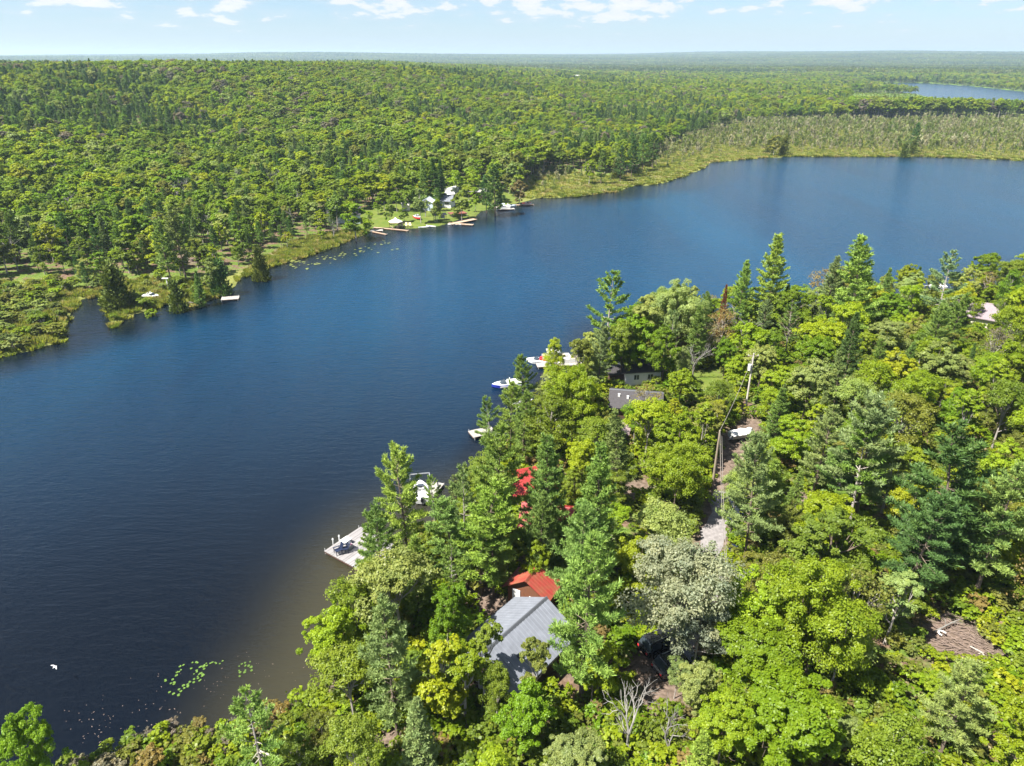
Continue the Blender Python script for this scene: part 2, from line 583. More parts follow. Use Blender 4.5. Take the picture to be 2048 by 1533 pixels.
# ------------------------------------------------------------------ terrain sheet (polar, finest near the camera)
na, rs = 561, [14.0]
while rs[-1] < 12500:
    rs.append(rs[-1] * (1.0115 if rs[-1] < 700 else 1.022))
angs = np.linspace(R_(-68), R_(68), na)
rr, aa = np.meshgrid(np.array(rs), angs, indexing="ij")
GP = np.stack([(rr * np.sin(aa)).ravel(), (rr * np.cos(aa)).ravel()], 1)
d1, dn, nearm, zz, marshw, wet = info(GP)
cover = np.zeros((len(GP), 3))
cover[:, 0] = np.maximum(1 - smooth(sdist(GP, LAWN_FAR), -1, 4), 1 - smooth(sdist(GP, LAWN_NEAR), -1, 2))
FIELD = [(ground_at(1195, 157)[:2], 75.0), (ground_at(1090, 165)[:2], 25.0)]
for c, r in FIELD:
    cover[:, 0] = np.maximum(cover[:, 0], 1 - smooth(np.hypot(GP[:, 0] - c[0], (GP[:, 1] - c[1]) * .5), r * .8, r))
cover[:, 1] = np.maximum(marshw, (1 - smooth(wet, 3, 9)) * (~nearm) * (1 - cover[:, 0]))
soilw = 1 - smooth(dist_line(GP, ROADXY, False), 1.6, 3.0)
for c, r in SOIL:
    soilw = np.maximum(soilw, 1 - smooth(np.hypot(GP[:, 0] - c[0], GP[:, 1] - c[1]) + 0.8 * wob(GP[:, 0], GP[:, 1], 1.6), r * 0.6, r))
cover[:, 2] = soilw
far = smooth(rr.ravel(), 500, 1500) * (1 - cover[:, 0])
nr = len(rs)
ii = np.arange(nr * na).reshape(nr, na)
quads = np.stack([ii[:-1, :-1].ravel(), ii[:-1, 1:].ravel(), ii[1:, 1:].ravel(), ii[1:, :-1].ravel()], 1)
gm = raw_mesh("ground", np.column_stack([GP, zz]), [quads], M["ground"], attrs={"cover": cover, "far": far}, smooth_=True)
kind(link("ground", gm), "structure")

# ------------------------------------------------------------------ water sheet
st_r, st_a = 2, 4
ri = np.arange(0, nr, st_r)
ri = ri[np.array(rs)[ri] < 3000]
ai = np.arange(0, na, st_a)
sub = ii[np.ix_(ri, ai)]
WP = GP[sub.ravel()]
wd1, wdn = d1[sub.ravel()], dn[sub.ravel()]
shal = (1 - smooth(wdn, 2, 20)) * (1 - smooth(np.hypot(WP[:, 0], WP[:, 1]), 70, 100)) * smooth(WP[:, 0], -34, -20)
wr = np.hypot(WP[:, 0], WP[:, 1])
calm_refl_tone = 1 - smooth(np.hypot(WP[:, 0] * 0.8 + 12, WP[:, 1]), 55, 190) - .7 * smooth(wr, 190, 380) - .9 * smooth(wr, 700, 900)  # near water: smaller waves, and its weaker sky reflection painted as a darker tone
calm_refl_tone = np.maximum(calm_refl_tone, (.95 - .35 * smooth(wr, 300, 420)) * (1 - smooth(-wd1, 2, 11 + wr * .06)) * (wr < 800))  # shore band: smaller waves, plus the dark tree reflection painted in
k = np.arange(len(ri) * len(ai)).reshape(len(ri), len(ai))
wq = np.stack([k[:-1, :-1].ravel(), k[:-1, 1:].ravel(), k[1:, 1:].ravel(), k[1:, :-1].ravel()], 1)
wm = raw_mesh("lake_water", np.column_stack([WP, np.zeros(len(WP))]), [wq], M["water"], attrs={"shallow": shal, "calm_refl_tone": calm_refl_tone})
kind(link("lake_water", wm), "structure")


# ------------------------------------------------------------------ gravel track
def strip(name, line, width, mat, lift):
    L = [np.array(p) for p in line]
    pts = []
    for a, b in zip(L, L[1:]):
        n = max(2, int(np.hypot(*(b - a)[:2]) / 0.8))
        pts += [a + (b - a) * i / n for i in range(n)]
    pts = np.array(pts + [L[-1]])[:, :2]
    for _ in range(6):
        pts[1:-1] = (pts[:-2] + 2 * pts[1:-1] + pts[2:]) / 4
    d = np.gradient(pts, axis=0)
    nrm = np.stack([-d[:, 1], d[:, 0]], 1) / np.hypot(d[:, 0], d[:, 1])[:, None]
    cols = np.linspace(-1, 1, 5)
    V = []
    for i, p in enumerate(pts):
        w = width / 2 * (1 + 0.18 * math.sin(i * 0.7) + 0.1 * math.sin(i * 1.9))
        for c in cols:
            V.append(p + nrm[i] * w * c)
    V = np.array(V)
    z = info(V)[3] + lift - 0.05 * np.tile(np.abs(cols) > .9, len(pts))
    q = []
    for i in range(len(pts) - 1):
        for j in range(4):
            q.append([i * 5 + j, i * 5 + j + 1, i * 5 + 6 + j, i * 5 + 5 + j])
    return kind(link(name, raw_mesh(name, np.column_stack([V, z]), [np.array(q)], mat, smooth_=True)), "structure")


M["gravel"] = plain("gravel", (0.20, 0.185, 0.185), 0.95, var=0.3, scale=2.5, bump=0.4)
strip("gravel_track", [ROAD[i] for i in (3, 4, 5, 6, 7, 8, 9)], 2.5, M["gravel"], 0.09)

# ------------------------------------------------------------------ haze: one closed box of thin even air
m_h, t_h, o_h = new_mat("haze_air")
pv = N(t_h, "ShaderNodeVolumePrincipled")
pv.inputs["Color"].default_value = (0.60, 0.80, 1.0, 1)
pv.inputs["Density"].default_value = HAZE_DENSITY
pv.inputs["Anisotropy"].default_value = 0.2
t_h.links.new(pv.outputs[0], o_h.inputs["Volume"])
hz_o = MB().box((0, 6400, 77), (26000, 13600, 166)).build("haze", m_h)
kind(hz_o, "stuff")

# ------------------------------------------------------------------ trees
def unit(v):
    return v / (np.linalg.norm(v, axis=1, keepdims=True) + 1e-9)


def rdirs(rng, n):
    return unit(rng.normal(size=(n, 3)))


def leaf_faces(rng, C, Nn, length, width):
    """rhombic leaves at C facing Nn -> verts, quads"""
    n = len(C)
    U = unit(np.cross(Nn, rdirs(rng, n)))
    Wd = np.cross(Nn, U)
    l = (length * rng.uniform(0.65, 1.3, n))[:, None] / 2
    w = (width * rng.uniform(0.65, 1.3, n))[:, None] / 2
    V = np.stack([C - U * l, C + Wd * w + U * l * .15, C + U * l, C - Wd * w + U * l * .15], 1).reshape(-1, 3)
    return V, np.arange(4 * n).reshape(n, 4)


def blade_faces(rng, C, D, length, width):
    n = len(C)
    Wd = unit(np.cross(D, rdirs(rng, n)))
    l = (length * rng.uniform(0.7, 1.25, n))[:, None]
    w = (width * rng.uniform(0.7, 1.3, n))[:, None] / 2
    V = np.stack([C - Wd * w * .5, C + Wd * w * .5, C + D * l * .6 + Wd * w, C + D * l, C + D * l * .6 - Wd * w], 1).reshape(-1, 3)
    return V, np.arange(5 * n).reshape(n, 5)


def leafy(seed, H, R, base, nleaf, size, lobes=8, airy=0.0, limbs=True, flat=0.75, spread=1.0):
    """a broadleaf tree: returns trunk builder and crown arrays"""
    rng = np.random.default_rng(seed)
    rz = (H - base) / 2
    cz = base + rz
    tb = MB()
    bend = rng.normal(size=2) * 0.25
    top = cz + rz * 0.3
    tp = [(bend[0] * (i / 5) ** 2, bend[1] * (i / 5) ** 2, top * i / 5 - 0.3 * (i == 0)) for i in range(6)]
    r0 = 0.012 * H + 0.05
    tb.tube(tp, [r0 * (1.25 if i == 0 else 1 - 0.75 * i / 5) for i in range(6)], 6)
    # lobes of the crown, each with its own clumps
    LC, LR = [], []
    for i in range(lobes):
        t = i * 2.399963 + rng.uniform(-.5, .5)
        zf = rng.uniform(-0.62, 0.62) if i else 0.62
        rad = R * 0.56 * math.sqrt(max(0.05, 1 - zf * zf)) * rng.uniform(0.75, 1.25) * (1 if i else 0.15) * spread
        LC.append((rad * math.cos(t), rad * math.sin(t), cz + rz * zf))
        LR.append(R * rng.uniform(0.40, 0.60) * (1 - 0.25 * max(0, zf)))
    LC, LR = np.array(LC), np.array(LR)
    if limbs:
        for c, r in zip(LC, LR):
            s = max(base * 0.7, min(c[2] - 1.2, top * rng.uniform(0.45, 0.8)))
            f = s / top
            p0 = np.array((bend[0] * f * f, bend[1] * f * f, s))
            mid = (p0 + c) / 2 + np.array((0, 0, -0.25)) + rng.normal(size=3) * .15
            e = c + np.array((0, 0, r * 0.5))
            rl = r0 * 0.42
            tb.tube([p0, mid, c, e], [rl, rl * .7, rl * .42, rl * .15], 4, cap=False)
            for _ in range(3):
                q = c + rdirs(rng, 1)[0] * r * np.array((.9, .9, .5)) + np.array((0, 0, r * .3))
                tb.tube([mid, (mid + q) / 2 + rng.normal(size=3) * .12, q], [rl * .4, rl * .28, rl * .1], 3, cap=False)
    ncl = lobes * 17
    li = rng.integers(0, lobes, ncl)
    d = rdirs(rng, ncl)
    d[:, 2] = np.where(rng.random(ncl) < 0.7, np.abs(d[:, 2]), d[:, 2])
    CC = LC[li] + d * (LR[li] * rng.uniform(0.45, 1.12, ncl))[:, None] * np.array((1, 1, flat + .1))
    CR = LR[li] * rng.uniform(0.16, 0.40, ncl)
    ctint = np.clip(rng.normal(0.5, 0.2, ncl), 0, 1)
    ci = rng.integers(0, ncl, nleaf)
    dd = rdirs(rng, nleaf)
    dd[:, 2] = np.where(rng.random(nleaf) < 0.65, np.abs(dd[:, 2]), dd[:, 2])
    P = CC[ci] + dd * (CR[ci] * (rng.random(nleaf) ** 0.4) * (1 + airy))[:, None] * np.array((1, 1, flat))
    Nn = unit(dd * 0.5 + d[ci] * 0.4 + np.array((0, 0, 0.55)) + rng.normal(size=(nleaf, 3)) * 0.5)
    V, F = leaf_faces(rng, P, Nn, size, size * 0.72)
    tint = np.clip(ctint[ci] * 0.65 + rng.random(nleaf) * 0.35, 0, 1)
    return tb, V, [F], np.repeat(tint, 4)


def conifer(seed, H, base, Lmax, whorl, per, bl, bw, nb, el0=-6, el1=48, prof=0.75, curve=0.16, gap=0.08, twig=0.34, lean=0.0, wood=True,
            droop=0.05, side=0.36, tip=0.10):
    """a pine or spruce: whorled branches carrying plumes of needle blades"""
    rng = np.random.default_rng(seed)
    tb = MB()
    r0 = 0.011 * H + 0.04
    lx, ly = rng.normal(size=2) * (0.2 + lean)
    tr = lambda z: np.array((lx * (z / H) ** 2, ly * (z / H) ** 2, z))
    tb.tube([tr(-0.3)] + [tr(H * i / 6) for i in range(1, 7)], [r0 * (1.2 if i == 0 else 1 - 0.93 * i / 6) for i in range(7)], 6)
    C, D, T, Sc = [], [], [], []
    z = base
    while z < H - 0.25:
        u = (z - base) / (H - base)
        L0 = Lmax * ((1 - u) ** prof * 0.92 + tip) * (0.62 + 0.38 * min(1, u / 0.16))
        ph = rng.uniform(0, 6.28)
        npb = per if u < 0.85 else max(3, per - 1)
        for b in range(npb):
            if rng.random() < gap:
                continue
            L = L0 * rng.uniform(0.62, 1.2)
            a = ph + 6.283 * b / npb + rng.uniform(-.3, .3)
            elv = R_(el0 + (el1 - el0) * u ** 1.4 + rng.normal() * 6)
            h = np.array((math.cos(a), math.sin(a), 0))
            zb = z + rng.uniform(-.12, .12)
            o = tr(zb)

            def pos(s):
                return o + h * (L * s * math.cos(elv)) + np.array((0, 0, L * (s * math.sin(elv) - droop * 4 * s * (1 - s) + curve * s * s)))
            if wood:
                tb.tube([o, pos(.4), pos(.75), pos(1)], [r0 * .28 * (1 - .6 * u), r0 * .18 * (1 - .6 * u), r0 * .10, 0.008], 3, cap=False)
            tint = np.clip(rng.normal(.5, .2), 0, 1)
            ns = max(2, int(L * 0.72 / twig))
            sides = np.array((-h[1], h[0], 0))
            for i in range(ns):
                s = 0.28 + 0.72 * (i + rng.uniform(.2, .8)) / ns
                p, q = pos(s), pos(min(1, s + .02))
                fw = (pos(min(1.0, s + .05)) - pos(s - .05))
                fw = fw / np.linalg.norm(fw)
                for sg in (-1, 1):
                    ln = min(0.85, L * side) * (1.25 - 0.75 * s) * rng.uniform(.6, 1.2)
                    td = fw * rng.uniform(.5, .95) + sides * sg * rng.uniform(.55, 1.0) + np.array((0, 0, rng.uniform(.05, .38)))
                    td /= np.linalg.norm(td)
                    for f in ((.45, 1.0) if ln > .3 else (1.0,)):
                        C.append(p + td * ln * f)
                        D.append(td)
                        T.append(tint)
                C.append(p)
                D.append(fw)
                T.append(tint)
            C.append(pos(1))
            e = pos(1) - pos(.9)
            D.append(e / np.linalg.norm(e))
            T.append(tint)
        z += whorl * rng.uniform(.75, 1.25) * (1 - 0.35 * u)
    C.append(tr(H))
    D.append(np.array((0, 0, 1.)))
    T.append(.6)
    C, D, T = np.array(C), np.array(D), np.array(T)
    n = len(C)
    ti = np.repeat(np.arange(n), nb)
    dirs = unit(D[ti] * 0.75 + np.array((0, 0, .32)) + rdirs(rng, n * nb) * 0.85)
    pp = C[ti] - D[ti] * rng.uniform(0, bl * .7, n * nb)[:, None]
    V, F = blade_faces(rng, pp, dirs, bl, bw)
    tint = np.clip(T[ti] * .6 + rng.random(n * nb) * .4, 0, 1)
    return tb, V, [F], np.repeat(tint, 5)


def column(seed, H, R, n, size, ragged=0.25, power=0.75):
    """cedar-like column or cone of close foliage"""
    rng = np.random.default_rng(seed)
    tb = MB()
    tb.tube([(0, 0, -.3), (0, 0, H * .5), (0.05, 0, H * .96)], [0.014 * H + .03, 0.008 * H, .02], 5)
    ncl = int(n / 26)
    u = rng.random(ncl) ** 1.25
    a = rng.uniform(0, 6.283, ncl)
    rad = R * ((1 - u) ** power) * rng.uniform(1 - ragged * 1.6, 1 + ragged, ncl) + .08
    CC = np.stack([rad * np.cos(a), rad * np.sin(a), 0.25 + u * (H - .4)], 1)
    o = np.stack([np.cos(a), np.sin(a), np.full(ncl, .5)], 1)
    ct = np.clip(rng.normal(.5, .22, ncl), 0, 1)
    ci = rng.integers(0, ncl, n)
    P = CC[ci] + rng.normal(size=(n, 3)) * (R * .16 + .1) * np.array((1, 1, 1.5)) - np.stack([np.cos(a[ci]), np.sin(a[ci]), np.zeros(n)], 1) * (rng.random(n) ** 2 * R * .4)[:, None]
    D = unit(o[ci] + np.array((0, 0, .8)) + rdirs(rng, n) * .8)
    V, F = blade_faces(rng, P, D, size * 1.5, size * .7)
    return tb, V, [F], np.repeat(np.clip(ct[ci] * .6 + rng.random(n) * .4, 0, 1), 5)


def bare(seed, H, spread=0.5, levels=4, mul=3, r0=None, lean=(0, 0), forks=3):
    rng = np.random.default_rng(seed)
    tb = MB()

    def grow(p, d, L, r, lv):
        mid = p + d * L * .5 + rng.normal(size=3) * L * .06
        e = p + d * L + rng.normal(size=3) * L * .05
        tb.tube([p, mid, e], [r, r * .8, r * .6], 5 if lv > 2 else 3, cap=lv == 0)
        if lv == 0:
            return
        for _ in range(mul if lv < levels else forks):
            nd = d + rng.normal(size=3) * spread + np.array((0, 0, .12))
            nd /= np.linalg.norm(nd)
            grow(e if rng.random() < .6 else mid, nd, L * rng.uniform(.55, .8), r * .58, lv - 1)
    d = np.array((lean[0], lean[1], 1.0))
    grow(np.array((0, 0, -.2)), d / np.linalg.norm(d), H * .34, r0 or 0.016 * H + .02, levels)
    return tb


class Proto:
    """shared meshes of one tree shape; place() makes a tree from them"""

    def __init__(s, name, arr, bark, leaf, H, R):
        s.H, s.R, s.name = H, R, name
        tb = arr if isinstance(arr, MB) else arr[0]
        s.trunk = tb.mesh(name + "_trunk", bark)
        s.crown = None
        if not isinstance(arr, MB):
            _, V, F, tint = arr
            s.crown = raw_mesh(name + "_crown", V, F, leaf, attrs={"tint": tint})
        s.arr, s.leaf = arr, leaf

    def place(s, name, x, y, z, H, col, label, cat, group, rng, wide=1.0):
        k = H / s.H
        o = bpy.data.objects.new(name, None)
        o.location = (x, y, z)
        o.rotation_euler = (rng.normal() * .03, rng.normal() * .03, rng.uniform(0, 6.283))
        o.scale = (k * wide, k * wide, k)
        o.empty_display_size = 0.3
        COL.objects.link(o)
        for n, me in (("trunk", s.trunk), ("crown", s.crown)):
            if me is None:
                continue
            c = bpy.data.objects.new(n, me)
            c.color = tuple(col) + (1,)
            COL.objects.link(c)
            c.parent = o
        tag(o, label, cat, group)
        return o


def combined(name, arr, bark, leaf):
    """trunk and crown as one mesh for the instanced far woods"""
    tb, V, F, tint = arr
    v = np.concatenate([np.array(tb.v, np.float32).reshape(-1, 3), V])
    off = len(tb.v)
    groups = {}
    for f in tb.f:
        groups.setdefault(len(f), []).append(f)
    faces = [np.array(g) for g in groups.values()]
    nb = sum(len(g) for g in faces)
    faces += [f + off for f in F]
    mi = [0] * nb + [1] * sum(len(f) for f in F)
    return raw_mesh(name, v, faces, [bark, leaf], mi, {"tint": np.concatenate([np.zeros(off), tint])})


Lf, Nd, Bk, Gb = M["leaf"], M["needle"], M["bark"], M["grey_bark"]
PR = {
    # near, fine
    "leafy": [Proto("leafy_%s" % "abcdef"[i], leafy(20 + i, 11, 3.6 + .3 * (i % 3), 2.2, 26000, .235, lobes=9 + i % 4), Bk, Lf, 11, 3.8) for i in range(6)],
    "airy": [Proto("airy_%s" % "abc"[i], leafy(40 + i, 11, 3.3, 2.6, 13000, .22, lobes=10, airy=.35, spread=1.1), Gb, Lf, 11, 3.5) for i in range(3)],
    "tall": [Proto("tall_%s" % "ab"[i], leafy(50 + i, 11, 2.2, 2.0, 14000, .22, lobes=9, airy=.1), Gb, Lf, 11, 2.3) for i in range(2)],
    "pine": [Proto("pine_%s" % "abcde"[i], conifer(60 + i, 18, 4.2 + .8 * (i % 3), 3.9 + .25 * (i % 3), .95, 5, .46, .075, 10, lean=.6, gap=.16, prof=.62, el1=55), Bk, Nd, 18, 3.8) for i in range(5)],
    "spire": [Proto("spire_%s" % "abc"[i], conifer(70 + i, 18, 3.0, 3.6, .72, 6, .42, .075, 9, el0=-8, el1=48, prof=.78, gap=.10), Bk, Nd, 18, 3.6) for i in range(3)],
    "sparse": [Proto("sparse_%s" % "ab"[i], conifer(80 + i, 16, 6.0, 3.7, 1.25, 4, .42, .09, 11, el0=0, el1=55, prof=.55, gap=.22, lean=.9), Gb, Nd, 16, 3.6) for i in range(2)],
    "spruce": [Proto("spruce_%s" % "ab"[i], conifer(90 + i, 14, 1.2, 2.5, .5, 6, .32, .085, 7, el0=-22, el1=30, prof=1.0, gap=.02, curve=.1), Bk, Nd, 14, 2.3) for i in range(2)],
    "cedar": [Proto("cedar_%s" % "ab"[i], column(100 + i, 9, 1.7, 7000, .22), Bk, Nd, 9, 1.7) for i in range(2)],
    "broad": [Proto("broad_%s" % "ab"[i], leafy(30 + i, 13, 6.0, 2.6, 46000, .235, lobes=14 + i), Bk, Lf, 13, 6.2) for i in range(2)],
    "silver": [Proto("silver", leafy(37, 13, 5.0, 2.6, 24000, .24, lobes=15, airy=.3, spread=1.1), Gb, Lf, 13, 5.2)],
    "bush": [Proto("bush_%s" % "abc"[i], leafy(110 + i, 3.0, 1.7, .2, 3600, .26, lobes=6), Gb, Lf, 3.0, 1.7) for i in range(3)],
    "bare": [Proto("bare_%s" % "abc"[i], bare(120 + i, 9, .42, 4, 3), M["pale_bark"], None, 9, 2.5) for i in range(3)],
    "twiggy": [Proto("twiggy_%s" % "ab"[i], leafy(130 + i, 9, 2.6, 1.6, 1500, .24, lobes=11, airy=.5), Gb, Lf, 9, 2.7) for i in range(2)],
    # across the lake, coarser
    "leafy_mid": [Proto("wood_leafy_%s" % "abcd"[i], leafy(140 + i, 12, 3.7, 2.0, 5600, .50, lobes=8, limbs=i % 2 == 0), Gb, Lf, 12, 3.9) for i in range(4)],
    "pine_mid": [Proto("wood_pine_%s" % "abc"[i], conifer(150 + i, 18, 4.5, 3.5, 1.15, 5, .75, .2, 5, twig=.62, prof=.62, gap=.15), Bk, Nd, 18, 3.4) for i in range(3)],
    "spruce_mid": [Proto("wood_spruce_%s" % "ab"[i], conifer(160 + i, 14, 1.0, 2.3, .75, 5, .6, .2, 5, el0=-20, el1=30, prof=1., twig=.6), Bk, Nd, 14, 2.2) for i in range(2)],
    "cedar_mid": [Proto("wood_cedar", column(170, 9, 1.8, 2200, .42), Bk, Nd, 9, 1.8)],
}

# ------------------------------------------------------------------ object materials
M["steel_roof"] = plain("grey_steel_roof", (0.145, 0.157, 0.185), 0.5, var=0.16, scale=1.3, spec=.35)
M["ridge"] = plain("dark_ridge_cap", (0.06, 0.065, 0.075), 0.5)
M["red_roof"] = plain("red_steel_roof", (0.26, 0.034, 0.028), 0.5, var=0.05, scale=1.3, col2=(0.20, 0.085, 0.045))
M["red_clean"] = plain("bright_red_roof", (0.27, 0.026, 0.024), 0.5, var=0.15, scale=1.0)
M["dark_roof"] = plain("charcoal_shingle", (0.04, 0.037, 0.04), 0.85, var=0.3, scale=5)
M["mauve_roof"] = plain("mauve_shingle", (0.21, 0.168, 0.185), 0.85, var=0.2, scale=4)
M["pink_roof"] = plain("faded_pink_roof", (0.32, 0.24, 0.24), 0.7, var=.15)
M["log"] = plain("brown_board", (0.15, 0.06, 0.03), 0.8, var=0.3, scale=5, stretch=(4, 4, .4), bump=.3)
M["brown"] = plain("dark_brown_wall", (0.075, 0.045, 0.03), 0.85, var=0.3, scale=4)
M["white"] = plain("white_paint", (0.62, 0.62, 0.61), 0.5, var=.05)
M["cream"] = plain("cream_wall", (0.62, 0.57, 0.48), 0.7, var=.08)
M["blueish"] = plain("pale_blue_wall", (0.45, 0.52, 0.58), 0.6, var=.06)
M["glass"] = plain("window_glass", (0.03, 0.04, 0.05), 0.08, var=.1, spec=.8)
M["dock"] = plain("weathered_plank", (0.215, 0.205, 0.207), 0.9, var=.22, scale=3, stretch=(.6, 6, 1))
M["dock_pale"] = plain("pale_plank", (0.27, 0.25, 0.23), 0.85, var=.1, scale=3)
M["dock_tan"] = plain("tan_plank", (0.33, 0.24, 0.17), 0.9, var=.15, scale=3)
M["dock_red"] = plain("red_stained_plank", (0.20, 0.07, 0.05), 0.8, var=.2)
M["beam"] = plain("wet_beam", (0.085, 0.045, 0.03), 0.8, var=.3)
M["black"] = plain("black_paint", (0.012, 0.013, 0.016), 0.25, var=.1, spec=.6)
M["navy"] = plain("navy_paint", (0.012, 0.018, 0.045), 0.3, var=.1, spec=.6)
M["blue"] = plain("blue_hull", (0.02, 0.035, 0.30), 0.3, var=.1)
M["red"] = plain("red_hull", (0.55, 0.03, 0.03), 0.35, var=.1)
M["grey"] = plain("grey_metal", (0.35, 0.36, 0.37), 0.45, var=.1)
M["silver"] = plain("aluminium", (0.40, 0.41, 0.42), 0.35, metal=.6, var=.06)
M["rubber"] = plain("tyre_rubber", (0.02, 0.02, 0.02), 0.9)
M["pole"] = plain("pole_wood", (0.22, 0.18, 0.135), 0.9, var=.25, scale=3, stretch=(3, 3, .3))
M["pole_pale"] = plain("bleached_pole_wood", (0.42, 0.39, 0.35), 0.9, var=.15, scale=3)
M["cable"] = plain("cable", (0.20, 0.18, 0.16), 0.6)
M["lily"] = plain("lily_leaf", (0.08, 0.145, 0.02), 0.45, var=.25, scale=1.0)
M["lily_far"] = plain("yellowed_lily_leaf", (0.13, 0.15, 0.035), 0.5, var=.2, scale=1.0)
M["stick"] = plain("dry_stick", (0.19, 0.142, 0.118), 0.9, var=.35, scale=2)
M["tan"] = plain("tan_cloth", (0.62, 0.52, 0.34), 0.8, var=.1)
M["purple"] = plain("plum_cloth", (0.16, 0.07, 0.11), 0.8)
M["lamp"] = plain("lens", (0.7, 0.7, 0.72), 0.15)
M["concrete"] = plain("concrete", (0.33, 0.31, 0.29), 0.9, var=.12)


def rot2(a, x, y):
    return x * math.cos(a) - y * math.sin(a), x * math.sin(a) + y * math.cos(a)


def ribbed_panel(L, y0, z0, y1, z1, thick=.06, pitch=.42, rib=.035):
    """a steel roof sheet from eave (y0,z0) to ridge (y1,z1), ribs running up the slope"""
    b = MB()
    xs = []
    x = -L / 2
    while x < L / 2 - pitch * .4:
        xs += [(x, 0), (x + pitch * .36, 0), (x + pitch * .42, rib), (x + pitch * .54, rib), (x + pitch * .60, 0)]
        x += pitch
    xs = [p for p in xs if p[0] < L / 2] + [(L / 2, 0)]
    n = len(xs)
    v = [(x, y0, z0 + h) for x, h in xs] + [(x, y1, z1 + h) for x, h in xs] + [(x, y0, z0 - thick) for x, h in xs] + [(x, y1, z1 - thick) for x, h in xs]
    b.v = v
    for i in range(n - 1):
        b.f += [[i, i + 1, n + i + 1, n + i], [2 * n + i + 1, 2 * n + i, 3 * n + i, 3 * n + i + 1], [i + 1, i, 2 * n + i, 2 * n + i + 1],
                [n + i, n + i + 1, 3 * n + i + 1, 3 * n + i]]
    b.f += [[0, n, 3 * n, 2 * n], [n - 1, 3 * n - 1, 4 * n - 1, 2 * n - 1]]
    b.m = [0] * len(b.f)
    return b


def window(parent, side, u, z, w, h, Lx, Ly, frame="white"):
    """a framed window on one wall of a house that is Lx long (along x) and Ly wide"""
    a = {"+x": 0, "+y": math.pi / 2, "-x": math.pi, "-y": -math.pi / 2}[side]
    d = (Lx if side[1] == "x" else Ly) / 2
    e = link("window", None, parent, (*rot2(a, d, u), z), a)
    fr = MB()
    t = .09
    for c, s in (((.03, 0, h / 2), (.08, w + t, t)), ((.03, 0, -h / 2), (.08, w + t, t)), ((.03, w / 2, 0), (.08, t, h - t)), ((.03, -w / 2, 0), (.08, t, h - t)),
                 ((.03, 0, 0), (.06, .05, h - t))):
        fr.box(c, s)
    fr.build("frame", M[frame], e)
    MB().box((.012, 0, 0), (.03, w - .02, h - .02)).build("pane", M["glass"], e)
    return e


def gable_house(name, label, cat, xy, ang, L, Wd, wall_h, rise, over=.45, wall="log", roof="red_roof", z=None, ribs=True, group=None, wins=(), door=None,
                chimney=None, vents=(), trim=None):
    x, y = xy
    z = gz(x, y) if z is None else z
    t = thing(name, label, cat, (x, y, z), ang, group)
    hw, hl = Wd / 2, L / 2
    pent = lambda xx: [(xx, -hw, -.6), (xx, hw, -.6), (xx, hw, wall_h), (xx, 0, wall_h + rise * hw / (hw + over) * 0 + rise - .02), (xx, -hw, wall_h)]
    MB().loft([pent(-hl), pent(hl)]).build("wall", M[wall], t)
    sl = rise / hw
    ze, yr = wall_h - over * sl + .06, hw + over
    for s in (-1, 1):
        if ribs:
            p = ribbed_panel(L + 2 * over, s * yr, ze, 0, wall_h + rise + .06)
        else:
            p = MB().solid([(-hl - over, s * yr, ze - .1), (hl + over, s * yr, ze - .1), (hl + over, 0, wall_h + rise - .04), (-hl - over, 0, wall_h + rise - .04)],
                           [(-hl - over, s * yr, ze), (hl + over, s * yr, ze), (hl + over, 0, wall_h + rise + .06), (-hl - over, 0, wall_h + rise + .06)])
        p.build("roof_panel", M[roof], t)
        MB().box((0, s * (yr + .025), ze - .07), (L + 2 * over, .04, .16)).build("fascia", M[trim or roof], t)
    zr = wall_h + rise + .09
    MB().solid([(-hl - over - .02, -.2, zr - .2 * sl), (hl + over + .02, -.2, zr - .2 * sl), (hl + over + .02, .2, zr - .2 * sl), (-hl - over - .02, .2, zr - .2 * sl)],
               [(-hl - over - .02, -.03, zr + .05), (hl + over + .02, -.03, zr + .05), (hl + over + .02, .03, zr + .05), (-hl - over - .02, .03, zr + .05)]
               ).build("ridge_cap", M["ridge"] if roof in ("steel_roof", "dark_roof") else M[roof], t)
    for w in wins:
        window(t, *w, L, Wd)
    if door:
        side, u = door
        a = {"+x": 0, "+y": math.pi / 2, "-x": math.pi, "-y": -math.pi / 2}[side]
        d = (L if side[1] == "x" else Wd) / 2
        dd = MB().box((0, 0, 0), (.07, .9, 2.0)).build("door", M["white"], t, loc=(*rot2(a, d + .02, u), 1.0), rotz=a)
        MB().box((.06, .34, 0), (.05, .1, .05)).build("handle", M["silver"], dd)
    if chimney:
        cx, cy, h = chimney
        c = MB().tube([(cx, cy, wall_h), (cx, cy, wall_h + rise + h)], .16, 8).build("chimney", M["grey"], t)
        MB().tube([(cx, cy, wall_h + rise + h + .02), (cx, cy, wall_h + rise + h + .14)], [.24, .12], 8).build("cap", M["silver"], c)
    for vx, vy, mt in vents:
        zz = wall_h + rise - abs(vy) * sl
        MB().box((vx, vy, zz + .2), (.34, .34, .5)).build("roof_vent", M[mt], t)
    return t


